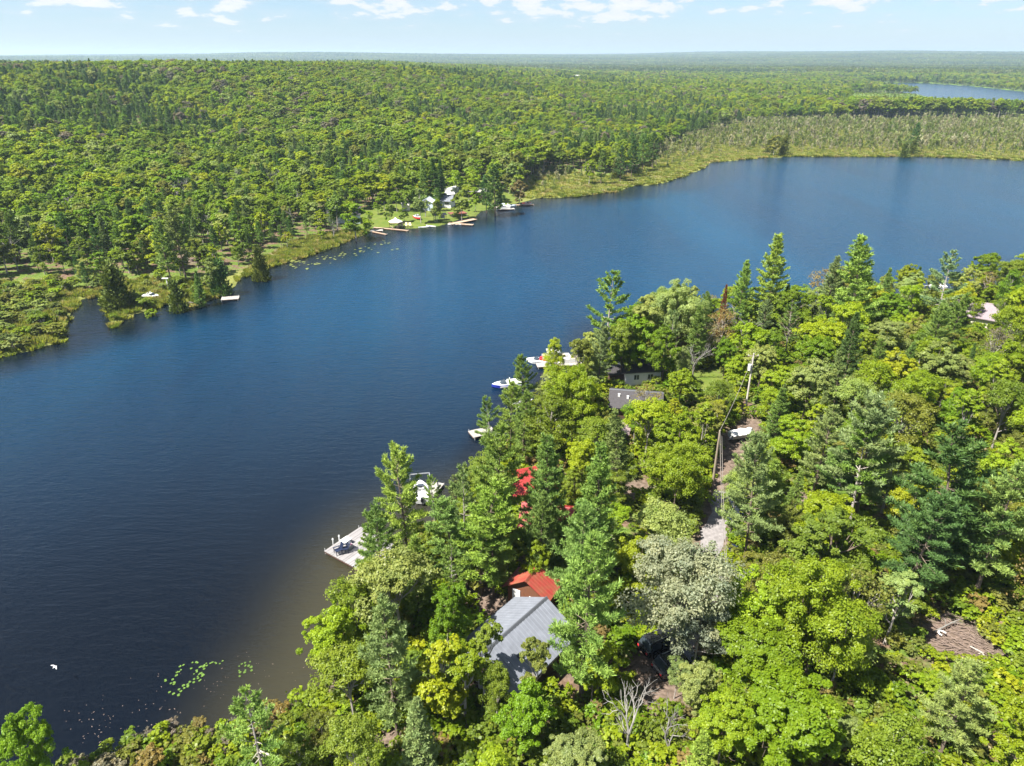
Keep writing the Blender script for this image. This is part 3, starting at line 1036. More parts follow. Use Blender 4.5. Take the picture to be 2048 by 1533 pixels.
# ------------------------------------------------------------------ houses on the near bank
HA = math.atan2(-0.77, -0.64)
gable_house("cottage", "cottage with a plain grey steel gable roof and dark ridge cap", "house", (.15, 50.0), HA + math.pi, 8.8, 6.7, 2.4, 1.85, .62, "brown", "steel_roof",
            z=3.25, wins=[("-y", -2, 1.4, 1.2, 1.0), ("-y", 1.8, 1.4, 1.2, 1.0), ("+y", 0, 1.4, 1.6, 1.0)], door=("-x", 0), vents=[(-1.7, -2.1, "ridge")], trim="ridge")
CA = math.atan2(-0.88, -0.48)
gable_house("cabin", "small brown cabin under a mossy red roof with one white window", "cabin", (2.15, 58.3), CA + math.pi, 2.7, 4.4, 2.3, 1.5, .40, "log", "red_roof",
            z=3.2, wins=[("-x", .75, 1.25, .8, .85)], door=("-x", -1.2))
gable_house("cottage", "red roofed cottage half hidden by pines behind the small cabin", "house", (4.3, 70.6), R_(-12), 5.6, 4.8, 2.4, 1.4, .4, "brown", "red_clean",
            wins=[("-x", 1, 1.4, 1.2, 1.0), ("-x", -1.4, 1.4, 1.0, 1.0), ("+y", 0, 1.4, 1.2, 1)])
gable_house("cottage", "farther red roofed cottage with cream walls deep among the shore pines", "house", (2.0, 79.6), R_(20), 5.2, 5.0, 2.4, 1.5, .5, "cream", "red_clean",
            wins=[("-y", 1.2, 1.4, 1.0, .9), ("-y", -1.2, 1.4, 1.0, .9)])
gable_house("cottage", "cottage under a broad charcoal shingle roof with a white skylight", "house", (20.0, 103.2), R_(-10), 7.6, 6.4, 2.4, 1.3, .5, "brown", "dark_roof", ribs=False,
            wins=[("-x", 0, 1.4, 1.4, 1.0), ("-y", 1, 1.4, 1.2, 1)], vents=[(-2.7, -1.3, "white"), (-1.3, -1.6, "white")])
gable_house("cottage", "white walled cottage with a dark roof and porch near the boat docks", "house", (22.6, 116.0), R_(8), 6.4, 5.2, 2.7, 1.2, .35, "white", "dark_roof", ribs=False,
            wins=[("-y", -1.2, 1.5, 1.0, 1.0), ("-y", 1.3, 1.5, 1.0, 1.0)])
gable_house("porch", "open dark roofed porch against the white walled cottage", "porch", (18.1, 115.4), R_(8), 2.6, 3.6, 2.6, .5, .3, "brown", "dark_roof", ribs=False)
gable_house("shed", "small shed with a faded pink roof in a gap between the pines", "shed", tuple(ground_at(1238, 882)[:2]), R_(75), 2.2, 2.4, 2.0, .7, .3, "brown", "pink_roof", ribs=False)
p = ground_at(1958, 648)
gable_house("cottage", "lone cottage showing a mauve shingle roof amid dense trees", "house", (p[0] - .5, p[1] + 1), R_(-38), 7.5, 8.0, 2.6, 2.0, .5, "cream", "mauve_roof", ribs=False,
            vents=[(.3, -1.6, "ridge")], wins=[("-x", 0, 1.5, 1.2, 1.0)])
p = ground_at(1872, 573)
gable_house("boathouse", "white roofed boathouse among trees on the far bend of the bank", "boathouse", tuple(p[:2]), R_(15), 4.6, 3.6, 2.0, .8, .3, "white", "white", ribs=False)

# ------------------------------------------------------------------ docks
def dock(label, A, ang, L, Wd, z=.45, n=10, along=True, mat="dock", group=None, name="dock", thick=.07):
    """planks on a frame with posts; A = one corner, ang = direction of its length, width to the left of it"""
    t = thing(name, label, "dock", (A[0], A[1], 0), ang, group)
    g = .025 if n > 6 else .05
    src = None
    for i in range(n):
        if along:
            w = Wd / n
            m_ = src or MB().box((L / 2, w / 2, z), (L, w - g, thick)).mesh("plank", M[mat])
            link("plank", m_, t, (0, i * w, .012 * ((i * 7) % 3 - 1)))
        else:
            w = L / n
            m_ = src or MB().box((w / 2, Wd / 2, z), (w - g, Wd, thick)).mesh("plank", M[mat])
            link("plank", m_, t, (i * w, 0, .012 * ((i * 7) % 3 - 1)))
        src = m_
    f = MB()
    for yy in (.08, Wd - .08):
        f.box((L / 2, yy, z - .17), (L - .06, .09, .22))
    for xx in (.08, L - .08):
        f.box((xx, Wd / 2, z - .17), (.09, Wd - .27, .22))
    f.build("frame", M["beam"], t)
    for xx, yy in ((.2, -.07), (.2, Wd + .07), (L - .2, -.07), (L - .2, Wd + .07)):
        MB().tube([(xx, yy, -2.0), (xx, yy, z + .25)], .05, 6).build("post", M["grey"], t)
    return t


A, B_, C_ = at(648, 1102, .6), at(704, 1134, .6), at(690, 1074, .6)
du, dv = C_ - A, B_ - A
au = math.atan2(du[1], du[0])
wid = abs(-math.sin(au) * dv[0] + math.cos(au) * dv[1])
Aw = B_ - np.array((math.cos(au), math.sin(au))) * (math.cos(au) * dv[0] + math.sin(au) * dv[1])
dock("wide weathered grey plank dock with chairs at the near shore", Aw, au, 6.0, wid, .55, 14)
n_ = np.array((math.sin(au), -math.cos(au)))
A2 = Aw + n_ * 2.3
dock("lower narrow plank landing joined along the wide chair dock", A2, au, 6.0, 2.2, .40, 7)
q = at(866, 995, .45)
dock("pale plank jetty beside the small boat shelter in the pines", q, R_(70), 3.6, 2.0, .45, 9, False, "dock_pale")
q = at(947, 876, .45)
dock("small bare dock corner poking out below tall shore pines", q, R_(25), 4.0, 2.4, .45, 8, False, "dock_pale")
q = at(1075, 735, .4)
dock("long pale dock lined with white boats by the white cottage", q, R_(8), 9.0, 2.0, .4, 14, False, "dock_pale")
q = at(458, 588, .4)
dock("bright bare dock platform on the far marsh shore", at(479, 592, .4), R_(195), 4.2, 2.7, .4, 9, False, "dock_pale", thick=.1)
dock("slim gangway reaching the bright dock on the marsh shore", at(461, 588.5, .4), R_(174), 4.6, 1.1, .38, 9, False, "dock_pale", thick=.1)
q = at(737, 463, .4)
dock("grey dock beside the lily beds on the lawn shore", q, R_(10), 5.0, 2.2, .4, 8, False, "concrete")
dock("thin tan jetty angled off the grey lawn shore dock", at(775, 468.5, .4), R_(142), 7.0, .9, .36, 9, False, "dock_tan")
q = at(905, 451, .4)
dock("long pinkish jetty with a white kayak at the lawn", at(948, 449, .4), R_(164), 9.5, 1.5, .4, 12, False, "dock_tan")
dock("dark red timber deck above the sandy landing on the lawn", ground_at(903, 436)[:2], R_(25), 6.5, 4.2, 1.5, 12, True, "dock_red")
dock("tan timber landing below the dark red deck", at(906, 449, .5), R_(46), 12.0, 2.2, .5, 13, False, "dock_tan")
q = at(998, 420, .4)
dock("pale dock holding white boats near the lone lakeside pine", q, R_(12), 6.5, 2.2, .4, 9, False, "dock_pale")
q = at(1032, 411, .4)
dock("reddish jetty with a moored boat just past the white boats", q, R_(6), 7.5, 1.6, .4, 9, False, "dock_tan")
q = at(757, 460, .35)
dock("low timber edging walk along the gazebo beach", at(818, 461.5, .35), R_(158), 14.0, 1.0, .45, 14, False, "dock_tan")


# ------------------------------------------------------------------ boats
def hull_rings(L, Bm, H, z0=0, bow=.35):
    out = []
    for i in range(9):
        s = i / 8
        w = Bm / 2 * (1 - max(0, (s - (1 - bow)) / bow) ** 1.8) * (0.92 + .08 * min(1, s * 4))
        w = max(w, .03)
        kz = z0 + (.35 * H * max(0, (s - .6) / .4) ** 2)
        tz = z0 + H * (1 + .18 * s * s)
        x = -L / 2 + L * s
        out.append([(x, -w, tz), (x, -w * .85, kz + .25 * H), (x, 0, kz), (x, w * .85, kz + .25 * H), (x, w, tz)])
    return out


def motorboat(label, xy, ang, L=5.2, Bm=2.0, hull="white", deck="white", cover=None, z=0.0, group=None, stripe=None):
    t = thing("motorboat", label, "boat", (xy[0], xy[1], z - .15), ang, group)
    r = hull_rings(L, Bm, .75)
    MB().loft(r).build("hull", M[hull], t, smooth_=False)
    z1 = .80
    inner = [[(p[0][0] * .97, p[0][1] * .9, p[0][2] + .02), (p[-1][0] * .97, p[-1][1] * .9, p[-1][2] + .02)] for p in r]
    d = MB()
    lo = [q[0] for q in inner] + [q[1] for q in reversed(inner)]
    d.solid(lo, [(x, y, zz + .07) for x, y, zz in lo])
    d.build("deck", M[deck], t)
    w = MB().solid([(L * .08, -Bm * .36, z1 + .12), (L * .22, -Bm * .2, z1 + .14), (L * .22, Bm * .2, z1 + .14), (L * .08, Bm * .36, z1 + .12)],
                   [(L * .03, -Bm * .33, z1 + .5), (L * .14, -Bm * .18, z1 + .5), (L * .14, Bm * .18, z1 + .5), (L * .03, Bm * .33, z1 + .5)])
    w.build("windscreen", M["glass"], t)
    for yy in (-.45, .45):
        s = MB().box((-L * .08, yy, z1 + .27), (.5, .48, .35)).box((-L * .08 - .27, yy, z1 + .5), (.1, .48, .5))
        s.build("seat", M[cover or "white"], t)
    if cover:
        MB().solid([(-L * .42, -Bm * .4, z1 + .12), (-L * .17, -Bm * .4, z1 + .12), (-L * .17, Bm * .4, z1 + .12), (-L * .42, Bm * .4, z1 + .12)],
                   [(-L * .40, -Bm * .3, z1 + .42), (-L * .19, -Bm * .3, z1 + .42), (-L * .19, Bm * .3, z1 + .42), (-L * .40, Bm * .3, z1 + .42)]).build("cover", M[cover], t)
    if stripe:
        for sy in (-1, 1):
            MB().box((-L * .1, sy * (Bm / 2 - .02), .55), (L * .7, .09, .22)).build("stripe", M[stripe], t)
    mo = MB().box((-L / 2 - .2, 0, .85), (.45, .36, .5)).box((-L / 2 - .22, 0, .35), (.2, .14, .7))
    mo.build("outboard_motor", M["black"], t)
    return t


def pontoon(label, xy, ang, L=6.0, canopy="white", deck="white", group=None):
    t = thing("pontoon_boat", label, "boat", (xy[0], xy[1], 0), ang, group)
    for s in (-1, 1):
        MB().tube([(-L / 2, s * .8, .15), (L * .38, s * .8, .15), (L / 2, s * .8, .3)], [.3, .3, .06], 10).build("float", M["silver"], t)
    MB().box((0, 0, .55), (L * .95, 2.3, .12)).build("deck", M[deck], t)
    for c, s in (((0, 1.12, .95), (L * .9, .04, .55)), ((0, -1.12, .95), (L * .9, .04, .55)), ((L * .45, 0, .95), (.04, 2.2, .55)), ((-L * .45, 0, .95), (.04, 2.2, .55))):
        MB().box(c, s).build("rail", M["white"], t)
    for x in (-L * .3, L * .28):
        MB().box((x, .7, .82), (1.3, .6, .42)).build("bench", M["tan"], t)
    if canopy:
        cp = MB().box((-L * .1, 0, 2.25), (2.6, 2.2, .07)).build("canopy", M[canopy], t)
        for xx in (-1.2, 1.2):
            for yy in (-1.0, 1.0):
                MB().tube([(-L * .1 + xx, yy, .65), (-L * .1 + xx, yy, 2.22)], .025, 5).build("pole", M["silver"], cp)
    MB().box((-L / 2 - .15, 0, .75), (.4, .35, .6)).build("outboard_motor", M["black"], t)
    return t


motorboat("blue and white speedboat moored against the pine shore", at(1013, 769, .4), R_(195), 5.6, 2.2, "blue", "white", "white", stripe="white")
motorboat("white boat with a bright red cover moored by the long pale dock", at(1078, 722, .4), R_(172), 5.0, 2.1, "white", "white", "red")
pontoon("white canopied pontoon boat at the long pale dock", at(1112, 719, .4), R_(5), 6.0)
pontoon("open white pontoon boat nearest the bank of the long pale dock", at(1138, 722, .4), R_(12), 5.0, None)
motorboat("small white boat glimpsed between pines below the blue speedboat", at(1047, 808, .4), R_(40), 4.2, 1.6, "white", "white")
motorboat("white boat in the aluminium lift frame among shore pines", at(842, 985, .5), R_(100), 4.8, 2.0, "white", "white", z=.3)
motorboat("white boat pulled ashore in the reeds of the far marsh", ground_at(304, 597)[:2], R_(-15), 4.4, 1.9, "white", "white", z=.4)
motorboat("red and white runabout parked on the green lawn", ground_at(835, 438)[:2], R_(-60), 4.6, 2.0, "red", "white", z=gz(*ground_at(835, 438)[:2]) + .2)
pontoon("canopied white pontoon boat near the lone lakeside pine", at(1006, 418, .3), R_(14), 6.2, "blueish")
motorboat("white bowed boat tied beyond the canopied pontoon boat", at(1019, 413, .3), R_(10), 5.5, 2.1, "white", "blueish")
motorboat("small boat with a red deck at the end of the reddish jetty", at(1053, 408.5, .3), R_(8), 4.2, 1.7, "white", "red")


def canoe(label, xy, ang, mat, z=0.0, L=4.2, group=None, name="canoe"):
    t = thing(name, label, "canoe", (xy[0], xy[1], z), ang, group)
    rings = []
    for i in range(9):
        s = i / 8 * 2 - 1
        w = max(.03, .42 * (1 - abs(s) ** 2.2))
        e = .18 * abs(s) ** 3
        rings.append([(s * L / 2, -w, .38 + e), (s * L / 2, -w * .7, .08 + e * .6), (s * L / 2, 0, e * .6), (s * L / 2, w * .7, .08 + e * .6), (s * L / 2, w, .38 + e),
                      (s * L / 2, w * .9, .36 + e), (s * L / 2, 0, .14 + e * .8), (s * L / 2, -w * .9, .36 + e)])
    MB().loft(rings).build("hull", M[mat], t)
    for x in (-1.0, .9):
        MB().box((x, 0, .3), (.25, .6, .04)).build("seat", M["tan"], t)


canoe("white canoe drawn up on the gazebo lawn edge, closer to the gazebo", at(848, 455.5, .3), R_(15), "white", .15)
canoe("white canoe drawn up beside its twin, closer to the jetty", at(862, 453.5, .3), R_(-28), "white", .15)
canoe("white kayak floating beside the long pinkish jetty", at(909, 450.5, .1), R_(-8), "white", 0, 5, name="kayak")


# ------------------------------------------------------------------ boat lift, chairs and other shore furniture
t = thing("boat_lift", "open aluminium boat lift frame among the shore pines", "boat lift", (*at(842, 985, .5), 0), R_(100))
for sx in (-2.0, 2.0):
    for sy in (-1.35, 1.35):
        MB().tube([(sx, sy, -1.5), (sx, sy, 2.3)], .05, 6).build("post", M["silver"], t)
    MB().box((sx, 0, 2.26), (.12, 2.6, .12)).build("cross_beam", M["silver"], t)
for sy in (-1.35, 1.35):
    MB().box((0, sy, 2.28), (3.9, .12, .12)).build("side_beam", M["silver"], t)
t = thing("boat_lift", "black boat lift with grey cover on the green lawn shore", "boat lift", (*ground_at(880, 441)[:2], .5), R_(20))
for sx in (-2.0, 2.0):
    for sy in (-1.3, 1.3):
        MB().tube([(sx, sy, -1), (sx, sy, 1.9)], .09, 6).build("post", M["black"], t)
MB().solid([(-2.4, -1.5, 1.9), (2.4, -1.5, 1.9), (2.4, 1.5, 1.9), (-2.4, 1.5, 1.9)], [(-2.2, -.2, 2.5), (2.2, -.2, 2.5), (2.2, .2, 2.5), (-2.2, .2, 2.5)]).build("cover", M["black"], t)
MB().box((.9, 0, 1.1), (1.6, 1.4, .9)).build("hull", M["grey"], t)


def chair(label, xyz, ang, mat, name="deck_chair", group=None, k=1.0):
    t = thing(name, label, "chair", xyz, ang, group)
    t.scale = (k, k, k)
    src = None
    for i in range(5):
        link("slat", src or MB().box((0, 0, 0), (.62, .11, .03)).mesh("slat", M[mat]), t, (0, -.26 + i * .13, .40))
    b = link("backrest", None, t, (-.3, 0, .42))
    b.rotation_euler = (0, R_(-22), 0)
    for i in range(5):
        MB().box((0, -.26 + i * .13, .38), (.03, .11, .74)).build("slat", M[mat], b)
    for sy in (-.36, .36):
        MB().box((.02, sy, .60), (.75, .13, .03)).build("armrest", M[mat], t)
        for sx in (-.26, .3):
            MB().box((sx, sy, .29), (.07, .07, .58)).build("leg", M[mat], t)
    return t


dz = .60
def dock_pt(u, v, z=dz):
    c, s = math.cos(au), math.sin(au)
    return (Aw[0] + c * u - s * v, Aw[1] + s * u + c * v, z)


pc = at(692, 1084, .9)
t = thing("table", "low square white table on the wide chair dock", "table", (pc[0], pc[1], dz), au)
MB().box((0, 0, .62), (1.15, .95, .05)).build("tabletop", M["white"], t)
for sx in (-.45, .45):
    for sy in (-.38, .38):
        MB().box((sx, sy, .30), (.06, .06, .60)).build("leg", M["white"], t)
pc = at(690, 1101, .8)
chair("dark navy slatted chair facing the water on the dock", (pc[0], pc[1], dz), R_(200), "navy", k=1.25)
pc = at(685, 1105, .8)
chair("second navy chair, set at the water side of its twin", (pc[0] - .55, pc[1] + .1, dz), R_(215), "navy", k=1.15)
pc = at(700, 1094, .8)
t = thing("cooler_box", "pale cooler box with plum towel beside the navy chairs", "cooler", (pc[0], pc[1], dz), au)
MB().box((0, 0, .22), (.7, .45, .44)).build("body", M["grey"], t)
MB().box((0, 0, .465), (.74, .48, .05)).build("lid", M["white"], t)
MB().box((.12, 0, .52), (.34, .50, .05)).build("towel", M["purple"], t)
pc = at(680, 1077, .7)
for i, (dx, lab) in enumerate(((0, "taller white mooring post at the far edge of the chair dock"), (-.7, "shorter white mooring post beside the taller one"))):
    t = thing("mooring_post", lab, "post", (pc[0] + dx, pc[1] - .3 + dx * .55, 0))
    MB().tube([(0, 0, -1.5), (0, 0, 1.25 - .2 * i)], .09, 8).build("shaft", M["white"], t)
    MB().tube([(0, 0, 1.25 - .2 * i), (0, 0, 1.42 - .2 * i)], [.13, .05], 8).build("cap", M["white"], t)

# gazebo on the far lawn with its table and chairs
g0 = ground_at(792, 455)
t = thing("gazebo", "white peaked canopy gazebo on the lakeside lawn", "gazebo", (g0[0], g0[1], g0[2]), 0)
hexa = lambda r, z: [(r * math.cos(i * math.pi / 3), r * math.sin(i * math.pi / 3), z) for i in range(6)]
MB().loft([hexa(2.5, 2.4), hexa(1.2, 2.95), hexa(.5, 3.3), hexa(.05, 3.8)]).build("canopy", M["white"], t)
MB().loft([hexa(2.52, 2.15), hexa(2.52, 2.4)], cap=False).build("valance", M["tan"], t)
for p in hexa(2.2, 0):
    MB().tube([(p[0], p[1], 0), (p[0], p[1], 2.4)], .07, 6).build("post", M["brown"], t)
t = thing("table", "round tan table under the white gazebo", "table", (g0[0], g0[1], g0[2]))
MB().tube([(0, 0, .72), (0, 0, .77)], .75, 12).build("tabletop", M["tan"], t)
MB().tube([(0, 0, 0), (0, 0, .72)], .07, 6).build("leg", M["brown"], t)
for i, (a, lab) in enumerate(((R_(200), "lawn side"), (R_(300), "beach side"), (R_(60), "uphill side"))):
    chair("pale garden chair on the %s of the gazebo table" % lab, (g0[0] + 1.4 * math.cos(a), g0[1] + 1.4 * math.sin(a), g0[2]), a + math.pi, "tan", "garden_chair", "gazebo chairs")
for i, px_ in enumerate((803, 812, 820)):
    c = ground_at(px_, 454.5)
    chair("%s pale beach chair between the gazebo and the water" % ("first", "second", "third")[i], (c[0], c[1], c[2] + .1), R_(250 + 15 * i), "tan", "beach_chair", "beach chairs by the gazebo", 1.3)

# ------------------------------------------------------------------ the far shore cottages
def fg(px_, py_):
    return tuple(ground_at(px_, py_)[:2])


gable_house("cottage", "white cottage with a slate grey roof above the green lawn", "house", fg(889, 412), R_(-12), 7.0, 6, 2.6, 1.6, .5, "white", "steel_roof", ribs=False,
            wins=[("-y", -2, 1.5, 1.6, 1.2), ("-y", 2, 1.5, 1.6, 1.2)], door=("-y", 0))
gable_house("cottage", "pale blue cottage end behind the slim lawn trees", "house", fg(857, 418), R_(80), 6, 5.5, 2.8, 1.5, .4, "blueish", "blueish", ribs=False, wins=[("-x", 0, 1.5, 1.2, 1.2)])
gable_house("camper_trailer", "long white camper trailer up the slope from the lawn", "trailer", fg(904, 388), R_(68), 8.0, 2.8, 2.4, .25, .1, "white", "white", ribs=False, wins=[("-y", 1, 1.5, 1.0, .7)])
gable_house("shed", "white topped shed just below the long camper trailer", "shed", fg(899, 398), R_(20), 3.6, 3.0, 2.1, .5, .2, "brown", "white", ribs=False)
gable_house("cottage", "low dark cottage with a pale roof by the lone lakeside pine", "house", fg(956, 393), R_(-5), 7.5, 5, 2.5, .9, .5, "brown", "concrete", ribs=False, wins=[("-y", 1.5, 1.4, 1.4, 1.0)])
gable_house("cottage", "blue grey house in deep shade among the shore trees", "house", fg(690, 442), R_(10), 11, 7, 3.0, 1.8, .5, "blueish", "dark_roof", ribs=False,
            wins=[("-y", -3, 1.6, 1.6, 1.2), ("-y", 0, 1.6, 1.6, 1.2), ("-y", 3, 1.6, 1.6, 1.2)])
gable_house("shed", "little cream shed at the back of the far lawn", "shed", fg(812, 420), R_(10), 3, 2.6, 2, .6, .2, "cream", "cream", ribs=False)
p = ground_at(337, 580)
t = thing("signpost", "white post with a flat top board in the far marsh", "post", (p[0], p[1], p[2] - .2))
MB().box((0, 0, 1.6), (.22, .22, 3.2)).build("post", M["white"], t)
MB().box((-.3, 0, 3.25), (1.6, .5, .16)).build("board", M["white"], t)
# far farm buildings
for px_, py_, L, wl, rf, lab in ((1154, 162, 14, "white", "white", "tiny white farmhouse at the rim of a pale field"), (1066, 168, 16, "cream", "cream", "cream barn with a dark doorway left of the pale field"),
                                 (1028, 174, 14, "cream", "cream", "low cream shed left of the cream barn"), (1890, 129, 20, "white", "white", "long white barn on the distant rise"),
                                 (1953, 131, 26, "white", "grey", "grey roofed barn row farther along the distant rise"), (1181, 158, 12, "white", "grey", "small grey roofed farm shed inside the pale field")):
    c = ground_at(px_, py_)
    gable_house("barn", lab, "barn", tuple(c[:2]), R_(8), L, L * .6, L * .42, L * .2, .6, wl, rf, ribs=False, z=c[2] + 2, door=None)


# ------------------------------------------------------------------ vehicles
def car(label, xy, ang, paint, truck=False, k=1.0, name="parked_car", cat="car"):
    z = gz(*xy) + .05
    t = thing(name, label, cat, (xy[0], xy[1], z), ang)
    t.scale = (k, k, k)
    L, Wd = (5.3, 1.95) if truck else (4.6, 1.88)
    hw = Wd / 2

    def ring(x, w, zl, zh):
        return [(x, -w * .94, zl), (x, -w, zl + .18), (x, -w, zh - .16), (x, -w * .9, zh), (x, w * .9, zh), (x, w, zh - .16), (x, w, zl + .18), (x, w * .94, zl)]
    hb = 1.02
    bd = MB().loft([ring(-L / 2, hw * .86, .42, .86), ring(-L / 2 + .12, hw * .96, .30, hb), ring(-L * .2, hw, .26, hb + .02), ring(L * .18, hw, .26, hb),
                    ring(L * .36, hw * .97, .28, .98), ring(L / 2 - .14, hw * .92, .30, .90), ring(L / 2, hw * .8, .40, .72)])
    bd.build("body", M[paint], t)
    x0, x1, x2, x3 = (-.35, -.2, .75, 1.25) if truck else (-L / 2 + .25, -L / 2 + .6, .45, 1.1)
    zt = 1.72
    cb = MB().solid([(x0, -hw * .93, hb), (x3, -hw * .93, hb), (x3, hw * .93, hb), (x0, hw * .93, hb)], [(x1, -hw * .76, zt), (x2, -hw * .76, zt), (x2, hw * .76, zt), (x1, hw * .76, zt)])
    cb.build("cabin", M["glass"], t)
    MB().solid([(x1 - .05, -hw * .79, zt), (x2 + .06, -hw * .79, zt), (x2 + .06, hw * .79, zt), (x1 - .05, hw * .79, zt)],
               [(x1 + .05, -hw * .68, zt + .07), (x2 - .1, -hw * .68, zt + .07), (x2 - .1, hw * .68, zt + .07), (x1 + .05, hw * .68, zt + .07)]).build("roof", M[paint], t)
    for xx in ((x0 + x1) / 2 + .03, (x2 + x3) / 2 - .25, (x1 + x2) / 2):
        for s in (-1, 1):
            MB().solid([(xx - .05, s * hw * .93, hb), (xx + .05, s * hw * .93, hb), (xx + .05, s * hw * .95, hb), (xx - .05, s * hw * .95, hb)],
                       [(xx - .05, s * hw * .77, zt), (xx + .05, s * hw * .77, zt), (xx + .05, s * hw * .79, zt), (xx - .05, s * hw * .79, zt)]).build("pillar", M[paint], t)
    if truck:
        b = MB()
        for c, s in (((-1.55, hw * .88, 1.08), (2.1, .12, .16)), ((-1.55, -hw * .88, 1.08), (2.1, .12, .16)), ((-2.55, 0, 1.08), (.12, Wd * .82, .16))):
            b.box(c, s)
        b.build("bed_rail", M[paint], t)
        MB().box((-1.5, 0, 1.05), (1.9, Wd * .74, .06)).build("bed_floor", M["rubber"], t)
    else:
        for s in (-1, 1):
            MB().box(((x1 + x2) / 2, s * hw * .6, zt + .12), (1.5, .05, .05)).build("roof_rail", M["silver"], t)
    tyre = MB().tube([(0, -.11, 0), (0, .11, 0)], .36, 14).mesh("tyre", M["rubber"])
    rim = MB().tube([(0, -.12, 0), (0, .12, 0)], .21, 10).mesh("rim", M["silver"])
    for sx in (-L * .3, L * .31):
        for s in (-1, 1):
            w = link("wheel", None, t, (sx, s * (hw - .08), .36))
            link("tyre", tyre, w)
            link("rim", rim, w)
    for s in (-1, 1):
        MB().box((L / 2 - .05, s * hw * .62, .70), (.12, .36, .14)).build("headlight", M["lamp"], t)
        MB().box((-L / 2 + .04, s * hw * .70, .80), (.12, .22, .18)).build("tail_light", M["red"], t)
        MB().box((x3 - .25, s * (hw + .08), 1.05), (.12, .2, .14)).build("mirror", M[paint], t)
    return t


car("black car parked on bare soil under the leafless tree", ground_at(1352, 1338)[:2], R_(24), "black")
car("black car with a pale windscreen glare tucked behind the other black car", ground_at(1322, 1296)[:2], R_(27), "black")
car("dark navy pickup truck half under a pine by the gravel track", ground_at(1461, 1036)[:2] + np.array((.35, 0)), R_(84), "navy", True, name="pickup_truck", cat="pickup truck")
car("dark blue car parked ahead of the navy pickup truck", ground_at(1464, 1002)[:2] + np.array((.5, 0)), R_(86), "navy")
p = ground_at(1481, 880)
t = thing("boat_trailer", "white covered boat on a trailer at the end of the dirt track", "trailer", (p[0], p[1], p[2]), R_(18))
MB().loft([[(x, y, z + .55) for x, y, z in r] for r in hull_rings(3.8, 1.7, .7)]).build("hull", M["grey"], t)
MB().loft([[(x * .98, y * 1.02, 1.27 + .05 * (i % 2)) for x, y, z in (r[0], r[-1])] + [(r[0][0] * .98, r[-1][1] * .5, 1.55 + .12 * ((i * 5) % 3)), (r[0][0] * .98, r[0][1] * .5, 1.6 + .1 * (i % 3))]
           for i, r in enumerate(hull_rings(3.8, 1.7, .7))]).build("cover", M["white"], t)
MB().box((0, 0, .45), (4.4, .12, .1)).box((2.7, 0, .45), (1.2, .1, .1)).box((-.6, 0, .42), (.12, 2.0, .1)).build("frame", M["silver"], t)
for s in (-1, 1):
    MB().tube([(-.6, s * 1.0 - .09, .32), (-.6, s * 1.0 + .09, .32)], .32, 12).build("wheel", M["rubber"], t)
p = ground_at(1466, 1098)
t = thing("tarp_bundle", "small blue tarp bundle on the verge of the gravel track", "tarp", (p[0], p[1], p[2]))
MB().loft([[(-.8, -.3, 0), (-.8, .3, 0), (-.8, .2, .3), (-.8, -.2, .3)], [(0, -.5, 0), (0, .5, 0), (0, .3, .5), (0, -.3, .45)], [(.8, -.3, 0), (.8, .3, 0), (.8, .2, .25), (.8, -.2, .3)]]).build("sheet", M["navy"], t)
MB().tube([(-.3, -.5, .1), (-.3, -.32, .45), (-.3, .3, .45), (-.3, .5, .1)], .03, 5).build("rope", M["white"], t)


# ------------------------------------------------------------------ poles and wires
def utility_pole(label, base, h, mat, transformer=False, arm=True):
    t = thing("utility_pole", label, "utility pole", tuple(base))
    MB().tube([(0, 0, -.5), (0, 0, h)], [.17, .11], 10).build("shaft", M[mat], t)
    if arm:
        a = MB().box((0, .12, h - .5), (1.7, .1, .12)).build("crossarm", M["pole"], t)
        for x in (-.75, 0, .75):
            MB().tube([(x, .12, h - .44), (x, .12, h - .22)], [.05, .03], 6).build("insulator", M["white"], a)
    if transformer:
        c = MB().tube([(-.38, -.05, h - 2.9), (-.38, -.05, h - 1.9)], .27, 12).build("transformer", M["white"], t)
        MB().tube([(-.38, -.05, h - 1.9), (-.38, -.05, h - 1.7)], [.1, .05], 6).build("bushing", M["grey"], c)
    return (base[0], base[1], base[2] + h)


def top_of(px_, py_, h):
    z = 3.5
    for _ in range(5):
        p = at(px_, py_, z + h)
        z = gz(*p)
    return (p[0], p[1], z)


T1 = utility_pole("thin brown utility pole beside the gravel track", top_of(1440, 861, 8.6), 8.6, "pole", arm=False)
T2 = utility_pole("bleached utility pole with a white transformer can", top_of(1508, 707, 9.5), 9.5, "pole_pale", True)
T3 = utility_pole("utility pole hidden in the crowns beyond the gravel track end", top_of(1453, 1168, 8.6), 8.6, "pole", arm=False)


def wire(label, a, b, sag, r=.03):
    a, b = np.array(a), np.array(b)
    pts = [a + (b - a) * s + np.array((0, 0, -sag * 4 * s * (1 - s))) for s in np.linspace(0, 1, 13)]
    tag(MB().tube(pts, r, 5).build("power_cable", M["cable"]), label, "cable", "overhead power cables")


wire("upper grey power cable over the gravel track", T1, T3, .9)
wire("lower brown power cable over the gravel track", (T1[0] + .35, T1[1], T1[2] - .8), (T3[0] + .35, T3[1], T3[2] - .8), 1.0)
wire("power cable from the thin brown pole to the transformer pole", T1, T2, .8)

